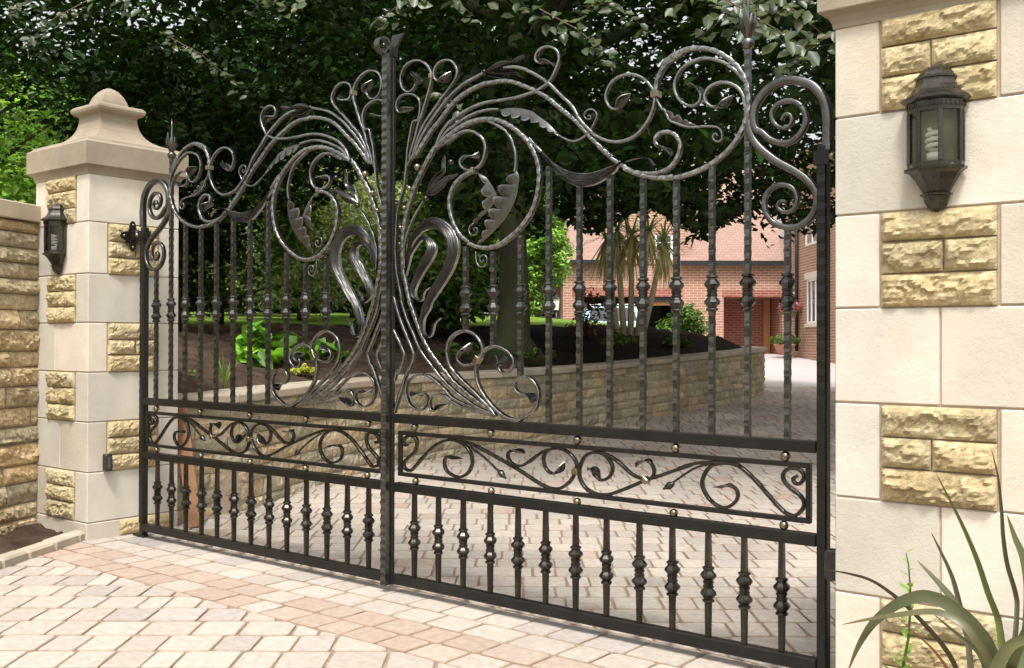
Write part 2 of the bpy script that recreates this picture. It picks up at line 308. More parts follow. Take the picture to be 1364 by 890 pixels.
SC=[
('scroll',0.011,0.006,0.02,1,0,[(0.6354,0.8509),(0.6022,0.8613),(0.5446,0.8789),(0.4711,0.9128),(0.4012,0.9513),(0.3494,0.9873),(0.303,1.0251),(0.2402,1.0849),(0.1923,1.1343),(0.1546,1.1998),(0.122,1.2504),(0.0945,1.3053),(0.0723,1.3604),(0.0751,1.3689),(0.0583,1.4281),(0.0442,1.4836),(0.0374,1.5232),(0.0345,1.5626),(0.0327,1.5871),(0.0341,1.646),(0.0378,1.7009),(0.0431,1.7556),(0.054,1.798),(0.0785,1.8633),(0.092,1.9051),(0.1001,1.9512),(0.1037,1.9899),(0.1106,2.0437),(0.1186,2.0896),(0.1293,2.1311),(0.148,2.1831),(0.1773,2.1852),(0.1924,2.2422),(0.1827,2.2784),(0.1507,2.304),(0.1067,2.3154),(0.0623,2.31),(0.0395,2.2886),(0.0376,2.2605),(0.0577,2.235),(0.0972,2.2394),(0.1461,2.2452)]),
('scroll',0.01,0.006,0.02,1,0,[(0.1243,2.0227),(0.1323,2.0452),(0.1457,2.0786),(0.1617,2.1154),(0.1803,2.1711),(0.204,2.2163),(0.2324,2.2815),(0.2558,2.3401),(0.2604,2.3807),(0.2413,2.4183),(0.2031,2.4489),(0.1549,2.4619),(0.1062,2.4547),(0.0718,2.4251),(0.062,2.3843),(0.077,2.3467),(0.1067,2.3246),(0.1409,2.3299),(0.1631,2.3545),(0.1698,2.3743),(0.1435,2.396),(0.1308,2.419)]),
('scroll',0.01,0.006,0.02,1,0,[(0.1405,2.0209),(0.1512,2.0508),(0.1699,2.0912),(0.1938,2.1346),(0.2244,2.173),(0.2751,2.2202),(0.3308,2.2704),(0.3812,2.3138),(0.4128,2.3494),(0.4127,2.3831),(0.3854,2.4181),(0.3487,2.4325),(0.307,2.4279),(0.2791,2.4051),(0.2745,2.3715),(0.2934,2.3479),(0.3213,2.347),(0.3489,2.363),(0.3736,2.3774)]),
('stem',0.012,0.009,0.02,0,0,[(0.1459,2.0203),(0.1593,2.046),(0.1833,2.0896),(0.2151,2.1281),(0.2571,2.1725),(0.3263,2.2336),(0.3904,2.2785),(0.4534,2.3094),(0.5242,2.3283),(0.5721,2.3404)]),
('stem',0.016,0.012,0.022,1,1,[(0.1038,1.982),(0.1189,2.0155),(0.1621,2.0301),(0.194,2.0651),(0.231,2.103),(0.2624,2.1336),(0.304,2.1644),(0.3632,2.2147),(0.4177,2.2509),(0.4892,2.2771),(0.5679,2.2916),(0.6059,2.2903),(0.6673,2.2887),(0.7277,2.2749),(0.7871,2.2496),(0.8499,2.2188),(0.8941,2.1929),(0.9377,2.1621),(0.9808,2.1247),(1.0427,2.0784),(0.9299,2.1671),(1.0072,2.1063),(1.0678,2.055),(1.1199,1.9994),(1.1785,1.9439),(1.236,1.8953),(1.1649,1.9545),(1.2011,1.9201),(1.233,1.8932),(1.2684,1.8679),(1.2957,1.8551),(1.2598,1.8777),(1.2926,1.8534),(1.3305,1.8325),(1.3732,1.8209),(1.4154,1.8157),(1.457,1.8183),(1.4929,1.8303),(1.5183,1.8543),(1.5334,1.8837),(1.5384,1.9097),(1.5283,1.9376),(1.508,1.9579),(1.4774,1.9684),(1.4464,1.9656),(1.4309,1.9495),(1.4309,1.9314),(1.4439,1.9164),(1.4672,1.9047),(1.4877,1.8911),(1.4954,1.8746)]),
('scroll',0.012,0.007,0.02,1,0,[(0.6858,2.341),(0.7413,2.3355),(0.7959,2.3175),(0.8497,2.2876),(0.9202,2.2413),(0.9721,2.1917),(1.0426,2.1263),(1.0827,2.0653),(1.1272,2.0198),(1.1712,1.984),(1.2288,1.9608),(1.2923,1.9555),(1.3478,1.9712),(1.3955,2.0119),(1.4257,2.066),(1.4304,2.1002),(1.4256,2.1299),(1.4155,2.146),(1.3884,2.1793),(1.3474,2.2035),(1.3059,2.2131),(1.2567,2.2061),(1.2212,2.1787),(1.207,2.1388),(1.2214,2.1008),(1.2499,2.0848),(1.2711,2.0937),(1.2921,2.1174),(1.3213,2.1368)]),
('scroll',0.016,0.013,0.022,0,1,[(1.4344,2.1025),(1.4343,2.1344),(1.4423,2.1737),(1.4688,2.2157),(1.5082,2.2493),(1.56,2.2632),(1.4623,2.221),(1.5018,2.2489),(1.5602,2.2644),(1.6111,2.2622),(1.6737,2.2445),(1.7289,2.2098),(1.7772,2.1632),(1.8069,2.1091),(1.8188,2.0583),(1.8176,2.004),(1.8141,1.98),(1.8011,1.9626),(1.8041,1.956),(1.7773,1.9102),(1.7413,1.8706),(1.6926,1.8373),(1.6367,1.8125),(1.5735,1.7964),(1.5154,1.7891),(1.4629,1.7942),(1.5133,1.7947),(1.4363,1.7965),(1.3679,1.8132),(1.2926,1.8465),(1.3035,1.8493),(1.2723,1.8658)]),
('scroll',0.011,0.006,0.02,1,0,[(1.8069,2.0928),(1.801,2.1101),(1.7712,2.1477),(1.7289,2.185),(1.6737,2.211),(1.6301,2.2212),(1.5794,2.2129),(1.5409,2.1908),(1.5183,2.1545),(1.5183,2.1144),(1.541,2.0768),(1.5796,2.0514),(1.6113,2.0553),(1.6271,2.0755),(1.6195,2.1048),(1.5954,2.1243),(1.5603,2.1337)]),
('scroll',0.011,0.006,0.02,1,0,[(1.8082,1.9835),(1.804,2.0277),(1.7951,2.0618),(1.7712,2.0928),(1.735,2.1149),(1.6984,2.1206),(1.6614,2.1096),(1.6427,2.0845),(1.649,2.0555),(1.6739,2.0352),(1.7046,2.0364),(1.729,2.055),(1.7562,2.0676)]),
('tendril',0.009,0.005,0.012,0,0,[(1.437,2.1021),(1.4457,2.0806),(1.4624,2.0551),(1.4721,2.0521),(1.4927,2.0134),(1.5232,1.9938),(1.5733,1.974),(1.6227,1.9698),(1.6713,1.9635),(1.6976,1.9558),(1.712,1.9367),(1.7134,1.915),(1.7001,1.9036),(1.6833,1.91),(1.6751,1.924),(1.6819,1.9362),(1.6953,1.9323),(1.6943,1.9259)]),
('frame_scroll',0.034,0.01,0.034,0,2,[(2.108,1.8231),(2.108,1.8955),(2.109,1.922),(2.1026,1.9746),(2.0887,2.0129),(2.0618,2.0482),(2.0291,2.07),(1.9849,2.0854),(1.94,2.0872),(1.9001,2.073),(1.8656,2.0459),(1.8435,2.0112),(1.8365,1.9688),(1.8453,1.9297),(1.8656,1.9183),(1.9002,1.8871),(1.9401,1.87),(1.9794,1.8706),(2.0099,1.8896),(2.028,1.9162),(2.0335,1.9424),(2.0236,1.9779),(2.0015,2.0021),(1.9737,2.014),(1.9428,2.0132),(1.9173,1.9981),(1.9071,1.9728),(1.9173,1.9419),(1.9457,1.9222),(1.971,1.9243),(1.9838,1.9411),(1.9765,1.9633),(1.9581,1.9685),(1.9457,1.9489)]),
('frame_scroll',0.03,0.01,0.03,0,2,[(1.8129,1.9665),(1.8159,1.9545),(1.8218,1.9211),(1.8394,1.8863),(1.8715,1.8502),(1.9174,1.8117),(1.9682,1.7797),(2.0154,1.7485),(2.051,1.7147),(2.0715,1.6711),(2.0645,1.6249),(2.0401,1.5928),(2.0044,1.5727),(1.9627,1.5719),(1.9175,1.5872),(1.8889,1.6198),(1.8785,1.6583),(1.8888,1.6977),(1.9231,1.7214),(1.957,1.7209),(1.9878,1.7022),(2.0016,1.6667),(1.9906,1.6359),(1.9627,1.6249),(1.939,1.6336),(1.9288,1.6515),(1.9401,1.6666),(1.9599,1.6622)]),
('scroll',0.012,0.007,0.02,1,0,[(0.2836,2.047),(0.3145,2.1003),(0.3453,2.1305),(0.3757,2.1567),(0.36,2.1437),(0.4025,2.1644),(0.4585,2.1856),(0.5272,2.2019),(0.5947,2.2077),(0.6911,2.2049),(0.7599,2.2056),(0.8321,2.2127),(0.872,2.2207),(0.9202,2.2413),(0.9418,2.2623),(0.9633,2.297),(0.9752,2.3262),(0.9717,2.3544),(0.9502,2.379),(0.9154,2.3922),(0.8804,2.3879),(0.8584,2.3707),(0.854,2.3485),(0.8673,2.3339),(0.8937,2.3295),(0.933,2.3211),(0.9469,2.3049)]),
('stem',0.012,0.008,0.02,0,0,[(0.2888,2.0502),(0.33,2.0908),(0.3601,2.1147),(0.4026,2.1329),(0.4586,2.1543),(0.5273,2.1709),(0.5948,2.1744),(0.6578,2.1676)]),
('tendril',0.007,0.004,0.012,0,0,[(0.9729,2.0177),(1.0074,1.9979),(1.0454,1.984),(1.0829,1.9887),(1.1088,2.0008),(1.1346,2.0219),(1.1565,2.0554),(1.1637,2.0787),(1.1418,2.0999),(1.116,2.1004),(1.1013,2.0842),(1.1124,2.0644),(1.133,2.0646),(1.1308,2.0789),(1.1198,2.0756)]),
('stem',0.018,0.013,0.026,0,1,[(0.2837,2.0432),(0.3352,2.075),(0.3861,2.099),(0.3745,2.0891),(0.4027,2.1066),(0.4725,2.129),(0.5342,2.1364),(0.6016,2.1326),(0.6613,2.117),(0.7199,2.0866),(0.7713,2.05),(0.8125,2.0102),(0.8439,1.9669),(0.8657,1.9202),(0.8751,1.875),(0.8747,1.8406),(0.8706,1.8096),(0.8615,1.7711),(0.8439,1.7276),(0.8154,1.6891),(0.7722,1.6479),(0.7211,1.6158),(0.6618,1.586),(0.5938,1.5753),(0.5321,1.5846),(0.4772,1.6054),(0.4914,1.603),(0.4378,1.6397),(0.397,1.6962),(0.3759,1.7518),(0.372,1.8063),(0.3892,1.8522),(0.428,1.889),(0.4771,1.9096),(0.5124,1.9127),(0.5256,1.914)]),
('stem',0.01,0.01,0.02,0,0,[(0.7328,2.0774),(0.7713,2.0515),(0.8282,2.0083),(0.8903,1.9543),(0.8201,2.0234),(0.8647,1.9793)]),
('stem',0.01,0.007,0.018,0,0,[(0.5748,2.132),(0.6083,2.1204),(0.6482,2.0984),(0.6908,2.0727),(0.7214,2.0387),(0.7395,1.9989),(0.7511,1.9575),(0.7493,1.9127),(0.743,1.8909)]),
('scroll',0.013,0.007,0.022,1,0,[(0.2784,2.0438),(0.2966,2.0512),(0.3353,2.0618),(0.3861,2.082),(0.4264,2.0932),(0.3389,2.0575),(0.3745,2.0733),(0.4239,2.0935),(0.4657,2.0987),(0.5071,2.0908),(0.548,2.0677),(0.5751,2.0335),(0.5786,1.9973),(0.5653,1.9577),(0.5417,1.9345),(0.5076,1.9241),(0.4732,1.9261),(0.4419,1.9424),(0.4313,1.967),(0.4466,1.9852),(0.4799,1.9878),(0.5211,1.9857),(0.5381,1.9993)]),
('stem',0.02,0.012,0.024,0,1,[(0.2784,2.0514),(0.2524,2.02),(0.2314,1.9955),(0.2051,1.9598),(0.1786,1.9239),(0.1519,1.8839),(0.1358,1.8543),(0.1251,1.8273),(0.1062,1.786),(0.0927,1.748),(0.0846,1.7134),(0.0765,1.6748),(0.0729,1.6241),(0.0714,1.5882),(0.0733,1.5372),(0.0784,1.494),(0.0912,1.4505),(0.1106,1.3836),(0.127,1.3405),(0.1161,1.3594),(0.1434,1.3045),(0.1705,1.2461),(0.2028,1.1882),(0.2505,1.1232),(0.308,1.0669),(0.3594,1.0226),(0.391,0.9922),(0.4462,0.9583),(0.5104,0.9198),(0.5831,0.8823),(0.6212,0.8633)]),
('stem',0.009,0.006,0.014,0,0,[(0.0964,1.5088),(0.0907,1.5598),(0.0932,1.6144),(0.096,1.6189),(0.1094,1.6649),(0.131,1.7024),(0.1525,1.7397),(0.1792,1.7724),(0.2136,1.8082)]),
('strap',0.012,0.011,0.02,0,0,[(0.0168,1.3861),(0.0281,1.3614),(0.0533,1.2942),(0.0866,1.2312),(0.1196,1.1727),(0.1495,1.1217),(0.1523,1.1031),(0.1379,1.0642),(0.1093,1.021),(0.1282,1.059),(0.0903,0.9882),(0.055,0.9051),(0.0275,0.8373)]),
('strap',0.012,0.011,0.02,0,0,[(0.0175,1.2277),(0.0538,1.1726),(0.0854,1.1211),(0.091,1.1025),(0.0736,1.0593),(0.0489,1.0197),(0.0461,1.042),(0.0241,0.9865)]),
('scroll',0.013,0.007,0.022,1,0,[(0.6401,0.8504),(0.6117,0.8745),(0.5589,0.9161),(0.5103,0.9511),(0.456,0.9883),(0.4009,1.0317),(0.3679,1.0705),(0.355,1.1192),(0.3534,1.1226),(0.3669,1.1735),(0.4123,1.2072),(0.466,1.217),(0.5191,1.2002),(0.5559,1.1638),(0.5647,1.131),(0.55,1.0979),(0.5151,1.0763),(0.4666,1.0649),(0.4325,1.0764),(0.4172,1.0963),(0.4306,1.1233),(0.4619,1.1382),(0.4928,1.1637)]),
('scroll',0.013,0.007,0.022,1,0,[(0.7696,0.8388),(0.7331,0.8377),(0.6869,0.8508),(0.6211,0.8894),(0.5685,0.9383),(0.537,0.985),(0.5256,1.0324),(0.5284,1.0656),(0.5413,1.0912),(0.5716,1.131),(0.623,1.1497),(0.6738,1.1415),(0.7156,1.1192),(0.7372,1.0873),(0.7241,1.0549),(0.6908,1.0349),(0.6674,1.0409),(0.653,1.0634),(0.6697,1.0863),(0.6571,1.1057),(0.6316,1.1086)]),
('scroll',0.013,0.006,0.022,1,0,[(0.64,0.8793),(0.6869,0.8508),(0.7331,0.838),(0.7696,0.8388),(0.8146,0.8604),(0.8546,0.8886),(0.8713,0.9207),(0.8743,0.9593),(0.8588,0.9904),(0.8321,1.0142),(0.8007,1.0223),(0.7691,1.0152),(0.7487,0.9944),(0.7488,0.9695),(0.7716,0.9524),(0.8054,0.9465),(0.8278,0.9402),(0.8368,0.9247),(0.8234,0.9119)]),
('scroll',0.011,0.006,0.02,1,0,[(0.6401,0.8511),(0.5783,0.8621),(0.5446,0.8716),(0.4613,0.8939),(0.3963,0.9156),(0.3454,0.9533),(0.3699,0.9353),(0.3135,0.975),(0.2667,1.0041),(0.2246,1.0177),(0.1821,1.0175),(0.1446,1.0051),(0.1133,0.981),(0.1014,0.9457),(0.107,0.9108),(0.1289,0.8767),(0.1613,0.8595),(0.1988,0.8565),(0.2278,0.8731),(0.2409,0.8965),(0.2345,0.9211),(0.2091,0.9318),(0.1825,0.9282),(0.1611,0.9263),(0.1287,0.9388)]),
('scroll',0.01,0.006,0.02,1,0,[(0.6354,0.8502),(0.5687,0.8591),(0.4564,0.8788),(0.3964,0.898),(0.3455,0.9232),(0.3903,0.9041),(0.3496,0.9252),(0.3085,0.9324),(0.2722,0.9244),(0.2524,0.897),(0.2557,0.8704),(0.2725,0.8548),(0.2932,0.8606),(0.319,0.8787),(0.3624,0.8937)]),
('panel_scroll',0.01,0.008,0.018,1,0,[(0.1079,0.6914),(0.0952,0.6864),(0.0813,0.6981),(0.0911,0.7212),(0.1224,0.7343),(0.1564,0.7272),(0.1682,0.6967),(0.1519,0.6609),(0.113,0.6338),(0.0857,0.6072),(0.0887,0.5829),(0.1231,0.5731),(0.1521,0.5914),(0.2096,0.6442),(0.2662,0.6894),(0.3221,0.7182),(0.3771,0.7305),(0.4314,0.7238),(0.4762,0.7),(0.501,0.6652),(0.5012,0.6254),(0.4765,0.5902),(0.432,0.5692),(0.3868,0.5741),(0.3502,0.5934),(0.3381,0.6263),(0.3481,0.6508),(0.3774,0.6576),(0.4227,0.6528),(0.4478,0.6513)]),
('panel_scroll',0.01,0.008,0.018,1,0,[(0.4314,0.7285),(0.4849,0.7225),(0.5724,0.6966),(0.6579,0.6667),(0.7247,0.6427),(0.7903,0.616),(0.8627,0.5841),(0.9179,0.5671),(0.9722,0.5677),(1.018,0.5916),(1.0461,0.6248),(1.0633,0.6696),(1.0406,0.7046),(1.0027,0.7266),(0.9566,0.7321),(0.9139,0.7174),(0.8943,0.6879),(0.9023,0.6509),(0.9297,0.6281),(0.9607,0.6337),(0.9837,0.6634),(1.0013,0.6802)]),
('panel_scroll',0.009,0.008,0.018,1,0,[(0.9566,0.7297),(0.9099,0.7203),(0.8626,0.695),(0.8147,0.6599),(0.8703,0.7012),(0.8225,0.6693),(0.7821,0.6472),(0.7412,0.6472),(0.7122,0.6643),(0.7063,0.6928),(0.7328,0.7075),(0.7657,0.7034),(0.7982,0.698)]),
('panel_stem',0.007,0.005,0.01,0,0,[(0.4938,0.7078),(0.5639,0.673),(0.6155,0.6408),(0.6631,0.6081)]),
('panel_scroll',0.01,0.008,0.018,1,0,[(1.3362,0.6133),(1.2806,0.5906),(1.2242,0.5687),(1.1667,0.5621),(1.1154,0.5766),(1.0858,0.6043),(1.0745,0.64),(1.0841,0.6803),(1.1093,0.7126),(1.1518,0.7295),(1.1952,0.7217),(1.2261,0.6941),(1.2347,0.665),(1.2169,0.6337),(1.181,0.6199),(1.1556,0.6345),(1.1446,0.6578),(1.13,0.6657),(1.1138,0.6523)]),
('panel_scroll',0.01,0.009,0.018,0,0,[(1.2806,0.5906),(1.3362,0.6145),(1.3907,0.6397),(1.4377,0.6553),(1.5036,0.6808),(1.5873,0.7129),(1.5298,0.6938),(1.5938,0.7169),(1.6565,0.7272),(1.718,0.7291),(1.7542,0.7291),(1.7901,0.7166),(1.8372,0.6814),(1.8836,0.6372),(1.9293,0.5937),(1.963,0.5697),(1.9909,0.5669),(2.0157,0.5868),(2.0255,0.614),(2.0102,0.6386),(1.9742,0.6615),(1.9518,0.6833),(1.9473,0.7067),(1.963,0.725),(1.9908,0.7314),(2.0156,0.7229),(2.025,0.7027),(2.0102,0.6795),(1.9919,0.68),(1.9842,0.694),(1.9991,0.7047)]),
('panel_scroll',0.009,0.007,0.018,1,0,[(1.1808,0.7315),(1.231,0.7153),(1.2805,0.6864),(1.3223,0.6573),(1.3635,0.6432),(1.4042,0.6426),(1.423,0.6627),(1.423,0.6858),(1.4075,0.7066),(1.3825,0.7117),(1.3566,0.701),(1.3415,0.6841)]),
('panel_scroll',0.01,0.007,0.018,1,0,[(1.7782,0.7282),(1.7422,0.7304),(1.7058,0.7265),(1.6689,0.7143),(1.6441,0.69),(1.6304,0.6582),(1.6329,0.6305),(1.6566,0.5937),(1.6937,0.5696),(1.7302,0.5679),(1.7651,0.5933),(1.7741,0.6215),(1.7603,0.6431),(1.7302,0.6486),(1.7059,0.6399),(1.6721,0.6368)]),
('panel_stem',0.007,0.005,0.01,0,0,[(1.6843,0.726),(1.6191,0.7087),(1.5684,0.681),(1.4986,0.6319)]),
]
RE=[('swag',[(0.8201,2.0252),(0.9087,1.9393),(0.9651,1.895),(1.0078,1.8715),(1.0499,1.8569),(1.0915,1.8483),(1.1326,1.8452),(1.1932,1.8541),(1.2567,1.8675),(1.2708,1.8742),(1.3089,1.8839),(1.3625,1.8872),(1.3996,1.8762),(1.4179,1.8616),(1.4284,1.8451)],[(0.8156,2.0233),(0.9,1.9333),(0.9608,1.8642),(0.9951,1.8367),(1.029,1.8145),(1.0792,1.7955),(1.1204,1.794),(1.1732,1.8025),(1.2489,1.8385),(1.2708,1.865),(1.3116,1.8758),(1.3625,1.8803),(1.3943,1.8714),(1.4101,1.8579),(1.4221,1.843)]),('reed',[(0.0964,1.5088),(0.0989,1.5594),(0.1054,1.5833),(0.1205,1.6253),(0.1527,1.6776),(0.1954,1.7134),(0.243,1.7303),(0.2952,1.7284),(0.3468,1.7065),(0.3926,1.6732),(0.4205,1.6302),(0.4281,1.5887),(0.4222,1.5509),(0.3983,1.4959),(0.3554,1.4412),(0.3145,1.3972),(0.2654,1.3452),(0.255,1.318),(0.2236,1.2802),(0.2142,1.2496),(0.2143,1.2189),(0.2292,1.1978),(0.2529,1.2015),(0.2658,1.2301),(0.2762,1.2529),(0.315,1.279)],[(0.0926,1.509),(0.1056,1.5396),(0.1152,1.5711),(0.1421,1.6221),(0.1796,1.6546),(0.2168,1.6754),(0.2641,1.681),(0.3058,1.6706),(0.3368,1.6448),(0.3548,1.6116),(0.3584,1.585),(0.3499,1.5357),(0.3271,1.4914),(0.2859,1.4437),(0.2469,1.3915),(0.2075,1.3311),(0.1944,1.2921),(0.1892,1.2614),(0.1909,1.2383),(0.1974,1.2151),(0.2266,1.1882),(0.2607,1.1939),(0.2763,1.2262),(0.2824,1.249),(0.3175,1.2759)]),('reed',[(0.0938,1.4816),(0.1056,1.5318),(0.118,1.5702),(0.1422,1.6038),(0.185,1.6466),(0.2169,1.6515),(0.2538,1.6358),(0.2842,1.6081),(0.288,1.5775),(0.2647,1.5379),(0.2228,1.4957),(0.1831,1.4473),(0.1602,1.4055),(0.1603,1.3784),(0.1808,1.3606),(0.1968,1.366),(0.202,1.3851),(0.2178,1.4057),(0.2452,1.4164)],[(0.0971,1.4737),(0.1181,1.5274),(0.1315,1.5656),(0.153,1.5916),(0.1931,1.6307),(0.2064,1.6318),(0.2276,1.6248),(0.2329,1.6111),(0.2278,1.5768),(0.1961,1.5431),(0.1653,1.4904),(0.1385,1.445),(0.1295,1.4103),(0.1404,1.3751),(0.1781,1.3529),(0.2048,1.36),(0.21,1.3829),(0.2231,1.4017),(0.2463,1.4145)])]
AC=[([(0.6558,2.1684),(0.7068,2.1673),(0.771,2.1563),(0.8341,2.1351),(0.859,2.1153),(0.9144,2.0764),(0.9783,2.017)],[(0.6572,2.1667),(0.6906,2.1333),(0.7584,2.1156),(0.828,2.0899),(0.8591,2.0824),(0.9067,2.051),(0.9752,2.0143)],7),([(0.7512,1.8936),(0.7629,1.8708),(0.7608,1.8425),(0.7427,1.7756),(0.6987,1.7103),(0.6466,1.6621),(0.5398,1.59)],[(0.7461,1.8924),(0.6819,1.8499),(0.6446,1.8071),(0.6161,1.7456),(0.5895,1.701),(0.5706,1.6439),(0.5383,1.5919)],7),([(0.5256,1.9126),(0.5692,1.8917),(0.6038,1.8588),(0.6312,1.817),(0.6381,1.7902),(0.6041,1.7472),(0.5524,1.7117),(0.5131,1.6881)],[(0.5256,1.9093),(0.5606,1.8794),(0.565,1.8361),(0.5678,1.7897),(0.5696,1.75),(0.5524,1.7249),(0.5262,1.707),(0.5114,1.6915)],5),([(1.4695,2.0515),(1.4824,2.0193),(1.513,1.9929),(1.5534,1.9743),(1.5932,1.967),(1.6325,1.9655)],[(1.4721,2.053),(1.5028,2.0388),(1.5433,2.0155),(1.5733,1.996),(1.603,1.9789),(1.6334,1.9684)],5)]
CU=[([(0.5131,1.6881),(0.4911,1.6763),(0.4868,1.6533),(0.5045,1.6355),(0.5265,1.6394),(0.5369,1.6566),(0.5264,1.6686),(0.5132,1.6615),(0.5194,1.6511)],0.006),([(0.5267,1.5645),(0.5268,1.5347),(0.5356,1.5078),(0.5574,1.4936),(0.5834,1.5023),(0.5919,1.5249),(0.5789,1.5453),(0.5573,1.5431),(0.5486,1.527),(0.5617,1.5132),(0.5721,1.5246)],0.007),([(0.5476,1.5984),(0.5337,1.5786)],0.008)]
BU=[([(0.2241,1.8369),(0.2634,1.8736),(0.3256,1.9019),(0.3664,1.913),(0.4019,1.9132),(0.431,1.914)],[(0.232,1.8343),(0.2792,1.834),(0.336,1.8593),(0.3665,1.8904),(0.4019,1.8944),(0.431,1.9103)]),([(0.2215,1.839),(0.2424,1.8908),(0.2737,1.926),(0.3099,1.9433),(0.3124,1.9829),(0.3277,2.0085)],[(0.232,1.8362),(0.2634,1.8812),(0.3049,1.9077),(0.3357,1.9312),(0.3356,1.9577),(0.3329,2.0034)]),([(0.5722,2.3433),(0.6294,2.3685),(0.6764,2.3751),(0.7274,2.3629),(0.7595,2.3753),(0.8003,2.3765)],[(0.5795,2.3384),(0.6342,2.3405),(0.6858,2.3501),(0.7321,2.3513),(0.7686,2.3506),(0.8048,2.3693)]),([(0.5746,2.3465),(0.6152,2.3501),(0.6578,2.3438),(0.7321,2.3244),(0.7597,2.2985),(0.787,2.2852)],[(0.5723,2.3304),(0.6154,2.3126),(0.6673,2.3043),(0.7137,2.3131),(0.7597,2.2931),(0.7892,2.2795)])]
BALL=[(0.173, 1.969, 0.0268), (0.1222, 1.875, 0.0216), (0.0898, 1.7892, 0.0175), (0.0654, 1.6998, 0.0149), (0.0602, 1.6241, 0.0111), (0.2268, 1.8205, 0.02), (0.3815, 1.9698, 0.0212), (0.5746, 2.3429, 0.0144), (0.6732, 0.6031, 0.0201), (1.4921, 0.6262, 0.0183)]
COL=[(1.4343, 2.117, 0.0254), (0.5387, 1.0911, 0.0261), (1.0633, 0.6464, 0.0194), (1.3927, 0.6399, 0.0176), (0.2623, 2.3735, 0.0141), (0.5124, 1.9206, 0.0123)]
BOS=[(0.1543, 0.7758), (0.6109, 0.7743), (1.0683, 0.7726), (1.5185, 0.7703), (1.9562, 0.771), (0.1601, 0.5275), (0.6133, 0.5251), (1.0658, 0.5232), (1.5103, 0.5247), (1.9502, 0.5281)]
BARS=[(0.464, 0.461, 1.219, 1.583), (0.622, 0.619, 1.151, 1.551), (0.776, 0.766, 1.025, 1.613), (0.924, 0.916, 0.836, 1.889), (1.079, 1.07, 0.832, 1.797), (1.227, 1.216, 0.834, 1.827), (1.38, 1.368, 0.831, 1.806), (1.527, 1.513, 0.83, 1.778), (1.674, 1.665, 0.831, 1.823), (1.818, 1.81, 0.831, 2.234), (1.968, 1.959, 0.83, 1.563)]
LB=[0.152, 0.302, 0.451, 0.607, 0.76, 0.906, 1.058, 1.207, 1.359, 1.504, 1.655, 1.799, 1.942]
